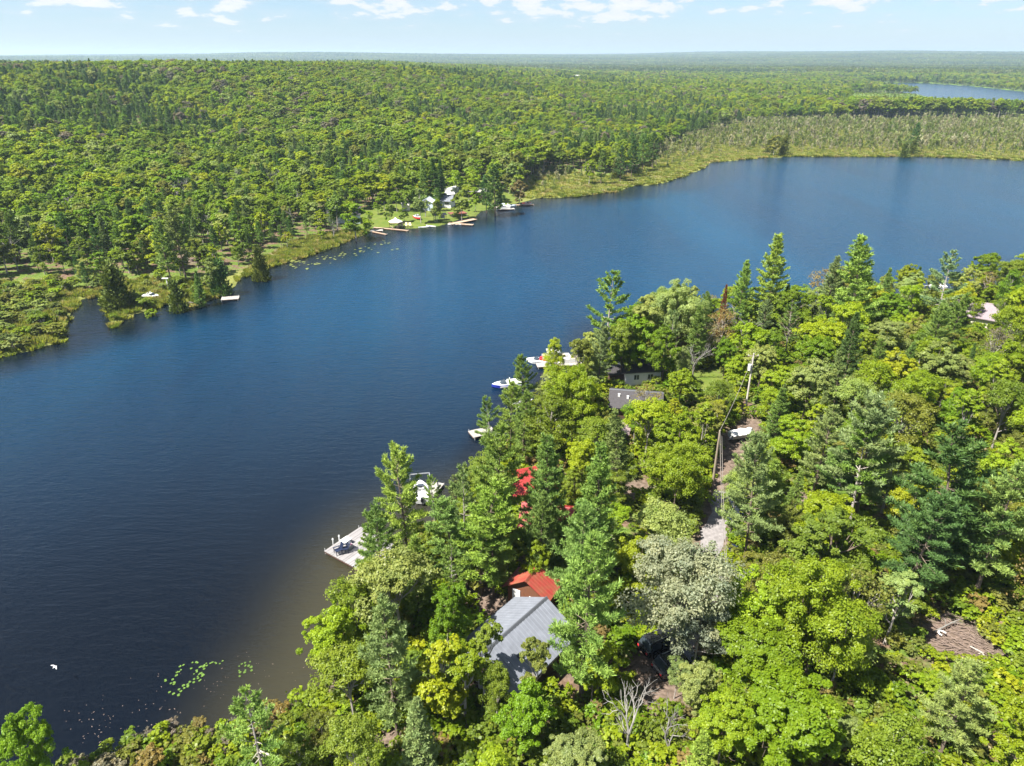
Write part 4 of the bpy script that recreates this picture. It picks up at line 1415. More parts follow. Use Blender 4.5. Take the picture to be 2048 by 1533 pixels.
# ------------------------------------------------------------------ gull, lily pads, driftwood, brush
g = at(110, 1334, 2.0)
t = thing("gull", "white gull gliding low over the dark water", "bird", (g[0], g[1], 2.0), R_(60))
t.scale = (.7, .7, .7)
MB().loft([[(x, r * math.cos(a), r * math.sin(a)) for a in (0, 1.05, 2.1, 3.14, 4.19, 5.24)] for x, r in ((-.34, .01), (-.2, .06), (0, .085), (.15, .06), (.2, .055), (.27, .01))]).build("body", M["white"], t, True)
for s in (-1, 1):
    MB().solid([(.09, s * .06, .02), (-.10, s * .06, .02), (-.12, s * .35, .10), (-.22, s * .68, .06), (-.12, s * .66, .06), (.06, s * .34, .10)][::s],
               [(.09, s * .06, .04), (-.10, s * .06, .035), (-.12, s * .35, .115), (-.22, s * .68, .07), (-.12, s * .66, .07), (.06, s * .34, .12)][::s]).build("wing", M["white"], t)
pad = MB()
ang = [R_(20 + 320 * i / 12) for i in range(13)]
pad.solid([(0, 0, 0)] + [(math.cos(a), math.sin(a), 0) for a in ang], [(.05, 0, .02)] + [(math.cos(a), math.sin(a), .035) for a in ang])
pad_m, padf_m = pad.mesh("lily_pad", M["lily"]), pad.mesh("far_lily_pad", M["lily_far"])


def lily(px_, py_, r, me, label, group):
    p = at(px_, py_, .03)
    o = link("lily_pad", me, None, (p[0], p[1], .012 + random.random() * .006), random.uniform(0, 6.28))
    o.scale = (r, r * random.uniform(.8, 1.1), 1)
    tag(o, label, "lily pad", group)


rl = random.Random(5)
ringpts = []
for i in range(46):
    a = rl.uniform(0, 6.28)
    k_ = rl.uniform(.55, 1.2)
    ringpts.append((368 + 34 * k_ * math.cos(a) + 6 * math.sin(a), 1357 - 27 * k_ * math.sin(a) + rl.uniform(-4, 4) - .25 * 34 * k_ * math.cos(a)))
for p in ringpts:
    lily(*p, rl.uniform(.08, .15), pad_m, "bright green lily pad in the loose ring on the dark water", "lily pads in a ring off the lower shore")
for i in range(12):
    lily(400 + i * 3.9 + rl.uniform(-3, 3), 1332 - i * .5 + rl.uniform(-4, 4), rl.uniform(.07, .13), pad_m, "green lily pad in the short trail above the ring", "trail of lily pads")
for i in range(18):
    lily(468 + rl.uniform(0, 36), 1324 + rl.uniform(0, 19) + (10 if i % 3 == 0 else 0), rl.uniform(.08, .14), pad_m, "green lily pad in the small cluster off the silty shallows", "cluster of lily pads")
for i in range(64):
    s = rl.random()
    lily(580 + 205 * s + rl.uniform(-14, 14), 532 - 48 * s + rl.uniform(-5, 7) + (10 if rl.random() < .2 else 0), rl.uniform(.22, .6), padf_m, "yellowed lily pad drifting off the marsh lawn shore", "far lily pads off the sedge bank")

FL = MB()
for i in range(105):
    s, w = rl.random(), rl.gauss(0, 1)
    px_, py_ = 150 + 430 * s + rl.uniform(-40, 40), 1475 - 125 * s + w * 26 - 18
    p = at(px_, py_, .02)
    if info([p])[0][0] > -.2:
        continue
    a, l = rl.uniform(0, 3.14), rl.choice((.04, .06, .08, .14))
    FL.box((p[0], p[1], .015), (l, rl.uniform(.02, .045), .02), a)
kind(FL.build("floating_debris", M["stick"]), "stuff")

bp0 = ground_at(1915, 1290)
BP = MB()
for i in range(330):
    r, a = 4.6 * math.sqrt(rl.random()), rl.uniform(0, 6.28)
    x, y = bp0[0] + r * math.cos(a) * .85, bp0[1] + r * math.sin(a)
    z = gz(x, y) + .05 + rl.random() * .35 * max(0.15, 1 - r / 5)
    d = R_(-38) + rl.gauss(0, .5)
    l = rl.uniform(.5, 2.2)
    BP.tube([(x - l / 2 * math.cos(d), y - l / 2 * math.sin(d), z), (x, y, z + rl.uniform(0, .12)), (x + l / 2 * math.cos(d), y + l / 2 * math.sin(d), z + rl.uniform(-.05, .25))],
            [rl.uniform(.02, .05), .025, .012], 4, cap=False)
kind(BP.build("brush_litter", M["stick"]), "stuff")


def log(label, a, b, r=.14, mat="pale_bark", kink=.3, group=None):
    a, b = np.array(a, float), np.array(b, float)
    m_ = (a + b) / 2 + np.array((kink, kink * .5, .1))
    t = thing("fallen_log", label, "fallen log", tuple(a))
    MB().tube([(0, 0, 0), tuple(m_ - a), tuple(b - a)], [r, r * .8, r * .4], 7).build("stem", M[mat], t)
    d = (b - a)
    for s, sg in ((.45, 1), (.7, -1)):
        p = (m_ - a) * (1 - abs(2 * s - 1)) if False else d * s
        q = p + np.array((-d[1], d[0], 0)) * .16 * sg + d * .12 + np.array((0, 0, .3))
        MB().tube([tuple(p), tuple(q)], [r * .35, .02], 5).build("branch", M[mat], t)


def G3(px_, py_, up=.15):
    p = ground_at(px_, py_)
    return (p[0], p[1], p[2] + up)


log("crooked pale branch lying across the brush litter", G3(1866, 1272, .5), G3(1918, 1248, .6), .09, kink=.5)
log("grey log pointing downhill through the brush litter", G3(1938, 1300, .4), G3(1976, 1330, .3), .10, "grey_bark")
log("bleached log on the slope above the brush litter", G3(1925, 1205, .4), G3(1945, 1230, .3), .12)
log("pale log half in the scrub at the lower bank", G3(332, 1472), G3(345, 1488), .10)
log("grey driftwood trunk across the scrub near the bare limbed pine", G3(475, 1505, .6), G3(560, 1530, .6), .13, "grey_bark")
log("short pale stub by the tan soil at the lower shore", G3(640, 1380), G3(655, 1392), .11)
log("pale driftwood pole along the far marsh edge", G3(345, 612), G3(358, 611), .16)
log("second pale driftwood pole farther along the far marsh edge", G3(368, 607), G3(388, 607), .16)
t = thing("hose_loop", "white curved hose piece on the brush litter", "hose", G3(1881, 1276, .55))
MB().tube([(.32 * math.cos(a), .32 * math.sin(a), .05) for a in np.linspace(.3, 4.2, 9)], .07, 6).build("loop", M["white"], t)
MB().tube([(.32 * math.cos(.3), .32 * math.sin(.3), .05), (.40, .0, .05)], .09, 6).build("coupling", M["grey"], t)

# ------------------------------------------------------------------ where the trees stand
HUE = {"lime": ((.205, .285, .014), "lime green"), "vivid": ((.138, .230, .012), "vivid green"), "mid": ((.145, .210, .022), "mid green"),
       "yellow": ((.245, .300, .014), "yellow green"), "olive": ((.165, .190, .034), "olive"), "pale": ((.225, .285, .080), "pale green"),
       "sage": ((.205, .245, .160), "silvery"), "bronze": ((.20, .165, .060), "bronze"), "grey": ((.165, .155, .115), "grey twigged"),
       "pine": ((.140, .225, .050), "green"), "brightpine": ((.190, .285, .055), "bright green"), "bluepine": ((.165, .230, .085), "blue green"),
       "darkpine": ((.075, .140, .036), "dark green"), "cedar": ((.110, .140, .030), "olive"), "rust": ((.20, .075, .045), "rust red"),
       "dead": ((.4, .37, .33), "leafless grey")}
NOUN = {"leafy": ("leafy_tree", "leafy tree", "tree"), "airy": ("leafy_tree", "airy leafy tree", "tree"), "tall": ("leafy_tree", "slender leafy tree", "tree"),
        "twiggy": ("leafy_tree", "half leafed tree", "tree"), "leafy_mid": ("leafy_tree", "leafy tree", "tree"), "pine": ("pine_tree", "plumed pine", "pine tree"),
        "spire": ("pine_tree", "spired pine", "pine tree"), "sparse": ("pine_tree", "sparse pine", "pine tree"), "pine_mid": ("pine_tree", "pine", "pine tree"),
        "silver": ("leafy_tree", "silvery poplar", "tree"), "broad": ("leafy_tree", "broad leafy tree", "tree"), "spruce": ("spruce_tree", "spruce", "spruce tree"), "spruce_mid": ("spruce_tree", "spruce", "spruce tree"), "cedar": ("cedar_tree", "cedar", "cedar tree"),
        "cedar_mid": ("cedar_tree", "cedar", "cedar tree"), "bush": ("shrub", "shrub", "shrub"), "bare": ("bare_tree", "bare tree", "tree")}
TREES = []          # (size in picture, proto key, x, y, z, H, hue, wide, label or None, group)


def hero(px_, py_, H, key, hue, label=None, wide=1.0, group=None):
    x, y, z = top_of(px_, py_, H)
    if key in ("leafy", "airy", "broad", "silver"):
        wide *= .84
    TREES.append([1e6, key, x, y, z, H, hue, wide, label, group])


for h in [
    # shore pines, from the chair dock up the bank
    (864, 955, 7.5, "sparse", "pine", "little pine poking up before the boat lift", .9),
    (1358, 1322, 4.5, "airy", "pale", "pale sapling half covering the black cars", 1.0),
    (800, 893, 16.5, "pine", "brightpine", "bright plumed pine on the bank left of the boat lift", .95),
    (748, 1012, 13.5, "pine", "pine", "feathery pine leaning over the chair dock's inner end", .85),
    (742, 1052, 9.5, "sparse", "pine", "small sparse pine right at the chair dock", .9),
    (928, 936, 13, "sparse", "bluepine", "thin blue green pine right of the boat lift", .8),
    (985, 862, 17.5, "pine", "pine", "massive plumed pine beside the bare dock corner", 1.0),
    (955, 968, 14, "pine", "brightpine", "broad bright pine at the middle of the shore stand", 1.25),
    (908, 1005, 11.5, "pine", "pine", "round topped pine at the edge of the dark shore gap", 1.2),
    (985, 1032, 10.5, "pine", "pine", "pine casting shade onto the mossy cabin clearing", 1.0),
    (1095, 872, 17, "spire", "pine", "tall pine above the farther red roof", .9),
    (1068, 915, 12.5, "pine", "bluepine", "blue green pine overlapping the farther red roof", .95),
    (1080, 985, 12.5, "spire", "pine", "young pine in front of the half hidden red roofs", .85),
    (1198, 892, 18, "spire", "pine", "tall pine with bare lower trunk by the tan clearings", .9),
    (1165, 1005, 15, "pine", "pine", "pine between the red roofs and the tan clearings", .85),
    (1180, 1072, 18, "pine", "brightpine", "great pine rising right of the mossy red cabin", .9),
    (1168, 1200, 10, "pine", "pine", "lower pine touching the grey steel roof edge", .65),
    (1222, 545, 19, "sparse", "brightpine", "lone high plumed pine over the upper bend of the bank", 1.05),
    (1205, 645, 13, "pine", "bluepine", "pale blue pine at the waterside below the lone high pine", .95),
    (1250, 640, 12, "leafy", "mid", "mid green tree beside the pale blue waterside pine", .9),
    (1165, 668, 12, "tall", "olive", "brownish slender tree left of the dark porch", .9),
    (1108, 672, 11.5, "airy", "yellow", "yellowish tree standing over the red covered boat", .75),
    (1055, 712, 11, "pine", "pine", "short pine at the red covered boat's bow", .9),
    (1020, 765, 12.5, "pine", "brightpine", "bushy pine just below the blue speedboat", .95),
    (985, 800, 11.5, "sparse", "pine", "sparse pine overhanging the water below the speedboat", .95),
    (1045, 790, 12, "pine", "pine", "dense pine inland of the blue speedboat", .9),
    (1250, 818, 14, "spire", "bluepine", "frosted blue green pine above the pink shed", .85),
    (1150, 742, 13.0, "broad", "lime", "wide feathery lime tree left of the charcoal roof", .9),
    (1105, 790, 11.5, "airy", "mid", "feathery green tree left of the wide lime tree", 1.2),
    (1205, 790, 9.5, "leafy", "olive", "olive tree right below the charcoal roof's corner", .9),
    (1165, 880, 9, "leafy", "yellow", "yellow tree at the foot of the frosted pine", .9),
    (1297, 766, 7.5, "twiggy", "bronze", "bronze half leafed tree crossing the charcoal roof", 1.1),
    (1300, 795, 10.5, "airy", "lime", "lime tree below the charcoal roof's far end", 1.15),
    (1365, 565, 15, "broad", "pale", "huge pale crown against the blue water", .95),
    (1300, 590, 13, "leafy", "pale", "pale crown left of the huge pale crown", 1.0),
    (1280, 628, 12.5, "leafy", "vivid", "vivid green tree shading the white cottage", 1.25),
    (1335, 655, 11, "leafy", "vivid", "second vivid green tree right of the white cottage", 1.0),
    (1370, 690, 8, "airy", "pale", "small pale tree right of the white cottage", .9),
    (1590, 572, 11.5, "leafy", "vivid", "round vivid green tree before the tall spired pine", 1.15),
    (1560, 470, 21, "spire", "brightpine", "tallest spired pine rising into the blue water", 1.05),
    (1492, 522, 16.5, "spire", "brightpine", "slim pine left of the tallest spired pine", .85),
    (1742, 474, 22, "spire", "brightpine", "massive shaggy pine against the open lake", 1.2),
    (1672, 513, 16, "spire", "bluepine", "blue tinted pine left of the massive shaggy pine", .95),
    (1780, 535, 12, "spruce", "pine", "dark young spruce at the massive pine's right edge", .9),
    (1872, 545, 8.5, "leafy", "olive", "olive tree half covering the white boathouse", .8),
    (1908, 508, 17, "sparse", "bluepine", "crooked open pine beyond the white boathouse", 1.1),
    (1452, 568, 12, "spruce", "rust", "rust red dead spruce at the water's edge", .55),
    (1500, 612, 10, "bare", "dead", "large leafless tree below the rust red spruce", 1.2),
    (1395, 675, 8, "bare", "dead", "leafless shrubby tree by the near lawn", 1.1),
    (1450, 610, 10, "twiggy", "bronze", "bronze half leafed tree left of the large leafless tree", 1.1),
    (1418, 640, 9, "twiggy", "grey", "grey half leafed tree near the small lawn", 1.1),
    (1655, 640, 11, "leafy", "yellow", "broad yellow tree in front of the massive shaggy pine", 1.35),
    (1718, 628, 15.5, "spire", "darkpine", "dark spired pine in the middle of the yellow crowns", .8),
    (1660, 812, 14, "pine", "bluepine", "shaggy blue green pine inland of the boat trailer", 1.0),
    (1772, 790, 18, "pine", "bluepine", "large smoky blue pine uphill of the boat trailer", 1.1),
    (1745, 860, 15, "sparse", "pine", "open pine with a bare leaning trunk", 1.1),
    (1700, 900, 11, "sparse", "pine", "low open pine beside the leaning trunk pine", 1.2),
    (1955, 872, 19, "pine", "darkpine", "enormous dark pine near the picture's edge", 1.35),
    (1870, 985, 14, "pine", "darkpine", "dark pine at the enormous pine's left shoulder", 1.15),
    (2040, 930, 16, "pine", "pine", "tall pine cut by the picture's edge", 1.1),
    (1530, 886, 16.5, "pine", "bluepine", "blue green pine sheltering the navy pickup truck", .86),
    (1480, 940, 9, "airy", "pale", "small pale tree before the boat trailer", .8),
    (1945, 1330, 10, "pine", "bluepine", "low smoky pine below the brush litter", 1.25),
    (1800, 1430, 10, "airy", "mid", "mid green crown low near the brush litter", 1.2),
    (495, 1405, 10, "sparse", "brightpine", "bare limbed pine leaning out over the dark lower water", 1.15),
    (772, 1225, 14, "pine", "bluepine", "soft blue green pine left of the grey steel roof", .95),
    (830, 1395, 9, "spruce", "bluepine", "pale young spruce at the lower frame", 1.1),
    (1922, 588, 13, "pine", "pine", "pine screening the mauve roof", 1.0),
    # leafy crowns
    (1362, 880, 11, "broad", "lime", "round glowing lime tree left of the gravel track", .95),
    (1325, 1005, 10, "airy", "pale", "pale yellow tree hanging over the gravel track bend", 1.3),
    (1280, 1080, 9, "leafy", "yellow", "yellow tree between the great pine and the silvery tree", 1.0),
    (1368, 1090, 13.5, "silver", "sage", "silvery white leafed poplar below the gravel track", 1.1),
    (1405, 1200, 9, "airy", "sage", "lower silvery poplar beside the black cars", 1.0),
    (1512, 1128, 11.5, "leafy", "lime", "upright lime tree right of the silvery poplar", 1.0),
    (1660, 1145, 13, "broad", "lime", "widest lime crown of the right hand woods", 1.0),
    (1660, 985, 10, "leafy", "lime", "rounded lime tree behind the widest lime crown", 1.1),
    (1585, 1010, 7.5, "airy", "olive", "thin olive tree by the tan scrape", .9),
    (1700, 1225, 9.5, "airy", "pale", "pale crown leaning in front of the widest lime crown", 1.1),
    (1530, 1260, 10, "leafy", "vivid", "shaded vivid tree between the poplar and widest crown", 1.2),
    (1600, 1375, 10.5, "leafy", "vivid", "vivid tree low in the right hand woods", 1.25),
    (1460, 1400, 8, "leafy", "lime", "lime tree right of the leafless tree", 1.1),
    (890, 1165, 9.5, "leafy", "vivid", "bright tree with bare soil behind it near the cabin", .75),
    (880, 1262, 10.5, "tall", "yellow", "clumpy yellow tree left of the grey steel roof", 1.15),
    (925, 1285, 9.5, "tall", "lime", "slender lime tree next to the clumpy yellow tree", 1.0),
    (962, 1235, 10.5, "tall", "mid", "open crowned tree shading the grey steel roof", .85),
    (992, 1325, 7.5, "airy", "mid", "ragged tree at the grey roof's lower corner", .7),
    (1075, 1262, 10.5, "tall", "olive", "olive birch standing before the grey steel roof", .7),
    (1190, 1285, 8, "leafy", "lime", "lime tree at the grey roof's gable corner", .85),
    (1045, 1372, 8.5, "leafy", "vivid", "vivid tree below the olive birch", 1.0),
    (665, 1225, 9.5, "leafy", "lime", "soft lime willow at the silty shallows", 1.0),
    (705, 1165, 10, "airy", "mid", "mid green tree behind the soft lime willow", 1.1),
    (790, 1105, 12, "airy", "pale", "airy pale tree right of the chair dock", 1.2),
    (735, 1125, 9, "airy", "mid", "feathery tree against the chair dock's side", 1.1),
    (860, 1060, 8, "leafy", "mid", "shadowed tree in the dark shore gap", .8),
    (1078, 1078, 7.5, "leafy", "lime", "small lit tree between the cabin and the red roofs", .8),
    (35, 1428, 9.5, "leafy", "vivid", "bright crown cut by the frame's lower left corner", .75),
    (700, 1440, 8.5, "airy", "mid", "green crown near the lower shore soil", 1.0),
    (645, 1425, 6.0, "airy", "olive", "olive sapling at the lower shore soil", .95),
    (590, 1475, 5.2, "airy", "mid", "mid green sapling above the lower driftwood", 1.0),
    (1272, 1345, 9.5, "bare", "dead", "leafless pale tree beside the black cars", .9),
    (1345, 1400, 6.5, "bare", "dead", "low leafless tree fallen toward the black car", 1.0),
    (1445, 760, 8, "airy", "mid", "mid green tree by the near lawn's corner", 1.0),
    (1365, 735, 8, "leafy", "lime", "lime tree hugging the near lawn", 1.0),
    (1420, 800, 8, "leafy", "olive", "olive tree over the track's end", 1.1),
]:
    hero(*h)
# across the lake
for h in [
    (990, 328, 21, "pine_mid", "darkpine", "big lone pine standing at the far docks", 1.25),
    (972, 345, 15, "pine_mid", "darkpine", "shorter pine at the lone pine's left side", 1.0),
    (868, 318, 18, "spruce_mid", "darkpine", "tall dark spruce above the far lawn", 1.0),
    (881, 322, 17, "spruce_mid", "darkpine", "twin dark spruce right of the tall one", 1.0),
    (846, 322, 17, "spruce_mid", "pine", "green spruce left of the dark twin spruces", 1.0),
    (1040, 350, 12, "leafy_mid", "bronze", "bronze tree right of the lone far pine", 1.0),
    (736, 418, 7.5, "leafy_mid", "lime", "weeping lime willow left of the gazebo", .95),
    (776, 392, 9.5, "leafy_mid", "mid", "slim lawn tree above the gazebo", .7),
    (838, 372, 13, "leafy_mid", "pale", "grey green lawn tree behind the red runabout", .75),
    (868, 402, 8, "leafy_mid", "pale", "pale lawn tree before the blue cottage end", .7),
    (872, 396, 9, "leafy_mid", "lime", "thin lime lawn tree before the white cottage", .7),
    (922, 378, 11, "leafy_mid", "mid", "round lawn tree right of the white cottage", 1.1),
    (950, 372, 10, "leafy_mid", "lime", "lime tree behind the low dark cottage", .8),
    (705, 395, 14, "leafy_mid", "vivid", "vivid tree shading the blue grey house", 1.1),
    (668, 388, 13, "leafy_mid", "mid", "dim tree left of the blue grey house", 1.0),
    (660, 405, 12, "bare", "dead", "bare grey tree before the blue grey house", .9),
    (1838, 246, 18, "pine_mid", "darkpine", "dark pine alone on the marsh island", 1.0),
    (1815, 283, 9, "cedar_mid", "cedar", "cedar at the foot of the island pine", 1.3),
    (1830, 280, 9, "cedar_mid", "cedar", "second cedar pressed against the island pine", 1.2),
    (1553, 268, 13, "leafy_mid", "olive", "olive clump at the marsh edge's bare rock", 1.0),
    (1572, 274, 11, "cedar_mid", "cedar", "cedar beside the olive marsh clump", 1.2),
    (1540, 278, 9, "cedar_mid", "cedar", "short cedar left of the olive marsh clump", 1.2),
    (1310, 264, 19, "pine_mid", "darkpine", "end pine of the dark wooded point", 1.1),
    (1290, 268, 19, "pine_mid", "pine", "second pine from the end of the wooded point", 1.0),
    (1268, 272, 18, "pine_mid", "darkpine", "third pine from the end of the wooded point", 1.0),
    (1245, 285, 17, "pine_mid", "darkpine", "fourth pine from the end of the wooded point", 1.0),
    (1205, 300, 16, "pine_mid", "pine", "inner pine of the dark wooded point", 1.0),
    (1235, 318, 10, "cedar_mid", "cedar", "cedar at the waterline of the wooded point", 1.2),
    (1180, 318, 12, "leafy_mid", "lime", "lime tree at the root of the wooded point", 1.0),
    (512, 486, 10, "cedar_mid", "cedar", "lone cedar on the far marsh spit", 1.0),
    (216, 528, 11, "cedar_mid", "cedar", "thick cedar over the marsh inlet", 1.3),
    (345, 552, 8.5, "cedar_mid", "cedar", "cedar behind the white signpost", 1.0),
    (388, 535, 9.5, "spruce_mid", "pine", "small spruce inland of the bright dock", 1.0),
    (415, 512, 10, "leafy_mid", "pale", "pale blue leafed tree by the bright dock", .8),
    (432, 520, 9, "cedar_mid", "darkpine", "dark cedar beside the pale blue leafed tree", 1.1),
    (315, 430, 17, "pine_mid", "pine", "tall marsh edge pine above the white signpost", 1.0),
    (345, 420, 18, "pine_mid", "bluepine", "frosted tall pine above the bright dock", 1.1),
    (300, 610, 2.8, "bush", "lime", "lime shrub beside the beached white boat", 1.0),
    (640, 452, 5, "leafy_mid", "lime", "lime bush tree on the sedge bank", 1.0),
    (570, 462, 6, "leafy_mid", "yellow", "yellow bush tree on the sedge bank", 1.0),
]:
    hero(*h)

# what must stay open to view: pixel boxes of the photograph with the distance of what stands there
KEEP = [(998, 1148, 1132, 1318, 56), (1036, 922, 1078, 962, 78), (1045, 1000, 1132, 1035, 71), (1215, 757, 1320, 795, 103), (1222, 710, 1300, 745, 115),
        (1402, 895, 1448, 1115, 82), (1450, 862, 1500, 900, 92), (1446, 995, 1468, 1052, 73), (1272, 1275, 1352, 1375, 49), (1432, 858, 1446, 960, 78),
        (1500, 705, 1514, 795, 104), (1395, 735, 1425, 765, 125), (1852, 1222, 1972, 1335, 50), (640, 1070, 726, 1140, 72), (826, 966, 890, 996, 85),
        (944, 862, 968, 888, 100), (995, 752, 1035, 775, 122), (1064, 706, 1148, 732, 130), (1938, 605, 1982, 646, 142), (1852, 552, 1890, 580, 175),
        (1228, 858, 1248, 885, 92), (1250, 905, 1290, 990, 84), (0, 1100, 600, 1500, 60), (725, 436, 950, 470, 256), (872, 376, 925, 420, 275), (460, 575, 500, 595, 180),
        (300, 565, 342, 602, 176), (1145, 148, 1215, 166, 900)]
HOUSES = [(.15, 50, 6.2), (1.95, 57.6, 3.6), (4.3, 70.6, 4.2), (2, 79.6, 4.2), (20, 103.2, 5.4), (22.2, 116, 5.4)]


def blocked(x, y, z, H, r):
    px_, py_, d = proj(x, y, z + H * .62)
    rp, hp = r * FPX / d * .8, H * .36 * FPX / d
    for a, b, c, e, yy in KEEP:
        if y < yy + .5 and px_ + rp > a and px_ - rp < c and py_ + hp > b and py_ - hp < e:
            return True
    return False


SUNNY = [(.8, 58.6, 6.0), (2.6, 56.6, 6.0), (0, 51, 8), (3, 50.5, 7.5), (-1.5, 49, 7), (4.3, 70, 7), (20, 103, 7), (22, 116, 7), (28, 74, 3), (26.5, 70, 3), (33, 91, 4), (-22, 71.5, .6), (17.5, 48.5, 3.5)]


def shades(x, y, z, H, r):
    for a, b, c in SUNNY:
        t_ = max(0.0, (x - a) * sv[0] + (y - b) * sv[1])
        t_ /= sv[0] ** 2 + sv[1] ** 2
        h = c + t_ * sv[2]
        if t_ > 0 and h < z + H and math.hypot(x - a - t_ * sv[0], y - b - t_ * sv[1]) < r * .9:
            return (a, b)
    return False


for t in TREES:
    if shades(t[2], t[3], t[4], t[5] * .95, PR[t[1]][0].R * t[5] / PR[t[1]][0].H * t[7]):
        print("SHADES", t[8], shades(t[2], t[3], t[4], t[5] * .95, PR[t[1]][0].R * t[5] / PR[t[1]][0].H * t[7]), t[2:6])
placed = [(t[2], t[3], PR[t[1]][0].R * t[5] / PR[t[1]][0].H * t[7]) for t in TREES]
rf = random.Random(21)


def grid_points(x0, x1, y0, y1, s, seed):
    g = np.random.default_rng(seed)
    xs, ys = np.meshgrid(np.arange(x0, x1, s), np.arange(y0, y1, s))
    return np.column_stack([xs.ravel(), ys.ravel()]) + g.uniform(-.46, .46, (xs.size, 2)) * s


# near bank fill
pts = grid_points(-40, 190, 36, 215, 3.6, 3)
i1, i2, i3, i4, _, _ = info(pts)
ok = (i1 > 1.6) & i3
pts, zs, dsh = pts[ok], i4[ok], i1[ok]
rd = dist_line(pts, ROADXY, False)
hx, hy, hd = proj(pts[:, 0], pts[:, 1], zs + 6)
for (x, y), z, r_, ds, px_, py_ in zip(pts, zs, rd, dsh, hx, hy):
    if not (-120 < px_ < 2170 and py_ < 1690):
        continue
    tall = rf.random()
    H = 6.5 + 5.5 * tall if px_ > 1250 else 5.5 + 6 * tall
    H = H if rf.random() < .85 else H * .6
    right = px_ > 1450
    q = rf.random()
    if q < (.10 if right else .18):
        key, hue, H = rf.choice(("pine", "spire", "sparse")), rf.choice(("pine", "pine", "bluepine", "brightpine")), H * 1.25
    elif q < .16:
        key, hue = "spruce", rf.choice(("pine", "darkpine", "bluepine"))
    elif q < .27:
        key, hue = "twiggy", rf.choice(("bronze", "olive", "grey"))
    else:
        key = rf.choice(("leafy", "leafy", "leafy", "airy", "airy", "tall"))
        hue = rf.choice(("lime", "lime", "lime", "yellow", "mid", "vivid", "olive", "pale") if right else ("lime", "mid", "vivid", "yellow", "pale", "mid"))
    wide = rf.uniform(.78, 1.1)
    if px_ < 600 and py_ > 1370:
        key, hue, H = rf.choice(("bush", "bush", "twiggy")), rf.choice(("olive", "bronze", "grey", "pale")), min(H * .35, 3.2)
    R = PR[key][0].R * H / PR[key][0].H * wide
    if r_ < 1.4 + R * .75 or ds < min(3, R * .7) or any(math.hypot(x - a, y - b) < c + R * .35 for a, b, c in HOUSES):
        continue
    if any(math.hypot(x - c[0], y - c[1]) < rr_ * .8 + R * .3 for c, rr_ in SOIL):
        continue
    if any(math.hypot(x - a, y - b) < (c + R) * .70 for a, b, c in placed):
        continue
    if blocked(x, y, z, H, R) or shades(x, y, z, H, R):
        continue
    placed.append((x, y, R))
    TREES.append([H * FPX / math.hypot(x, y), key, x, y, z, H, hue, wide, None, "trees of the near wooded bank"])
n_near = len(TREES)

# woods across the lake: all candidates, the nearest become trees of their own
far_pts = []
for s, r0, r1, sd in ((5.6, 120, 520, 31), (6.4, 520, 900, 32), (8.0, 900, 1500, 33), (10.0, 1500, 2600, 34)):
    lim = r1
    P_ = grid_points(-lim * .72, lim * .78, r0 * .6, r1, s, sd)
    r = np.hypot(P_[:, 0], P_[:, 1])
    a = np.arctan2(P_[:, 0], P_[:, 1])
    P_ = P_[(r >= r0) & (r < r1) & (np.abs(a) < R_(41))]
    far_pts.append(P_)
FPts = np.concatenate(far_pts)
f1, f2, fnear, fz, fm, fw = info(FPts)
lawn = (sdist(FPts, LAWN_FAR) < 1.0) & (np.random.default_rng(8).random(len(FPts)) < .62)
field = np.zeros(len(FPts), bool)
for c, r in FIELD:
    field |= np.hypot(FPts[:, 0] - c[0], (FPts[:, 1] - c[1]) * .5) < r
ok = (f1 > 5) & (fw > 5) & (~fnear) & (fm < .35) & (~lawn) & (~field)
FPts, fz, f1 = FPts[ok], fz[ok], f1[ok]
fr = np.hypot(FPts[:, 0], FPts[:, 1])
g = np.random.default_rng(77)
zone = wob(FPts[:, 0], FPts[:, 1], 34, 3) + .6 * wob(FPts[:, 0], FPts[:, 1], 90, 1) + g.normal(size=len(FPts)) * .55
uu = g.random(len(FPts))
fpx, fpy, fd = proj(FPts[:, 0], FPts[:, 1], fz + 12)
con_bias = .35 * smooth(-fpx, -500, 300) + .3 * np.exp(-((fpx - 1200) / 160) ** 2) * (fpy > 200)
is_con = zone > (.57 - con_bias)
tone = .6 * wob(FPts[:, 0], FPts[:, 1], 21, 5) + g.normal(size=len(FPts)) * .6
leafhue = np.where(tone > .75, "yellow", np.where(tone > .2, "lime", np.where(tone > -.25, "mid", np.where(tone > -.7, "vivid", np.where(tone > -1.0, "pale", "olive")))))
conhue = np.where(uu < .45, "pine", np.where(uu < .8, "darkpine", "bluepine"))
gkey = np.where(is_con, np.where(uu > .86, "spruce_mid", "pine_mid"), "leafy_mid")
ghue = np.where(is_con, conhue, leafhue)
isbare = (~is_con) & (uu < .065)
gH_stand = 1 + .22 * wob(FPts[:, 0], FPts[:, 1], 47, 2)
gH = np.where(is_con, g.uniform(9.5, 15, len(FPts)), g.uniform(9, 14.5, len(FPts))) * (.62 + .38 * smooth(f1, 5, 35)) * gH_stand
cap_r = (fpx > 1700)
sight = CAM_H - fr * math.tan(R_(2.60)) - fz
gH = np.where(cap_r & (fr > 500) & (fr < 1420), np.clip(np.minimum(gH, sight), 2.5, 30), gH)
gH = np.where(cap_r & (fr > 640) & (fr < 1100), np.clip(sight * (.98 + .35 * uu) + 1.5, 4, 19), gH)
hero_xy = np.array([(t[2], t[3]) for t in TREES])
quota = {"sapling": 298, "leafy_tree": 298, "pine_tree": 298, "spruce_tree": 298, "bare_tree": 60, "cedar_tree": 298}
count = {}
for t in TREES:
    n = NOUN[t[1]][0] if NOUN[t[1]][0] != "leafy_tree" or t[5] >= 7.2 else "sapling"
    count[n] = count.get(n, 0) + 1
rest = np.ones(len(FPts), bool)
order = np.argsort(fr)
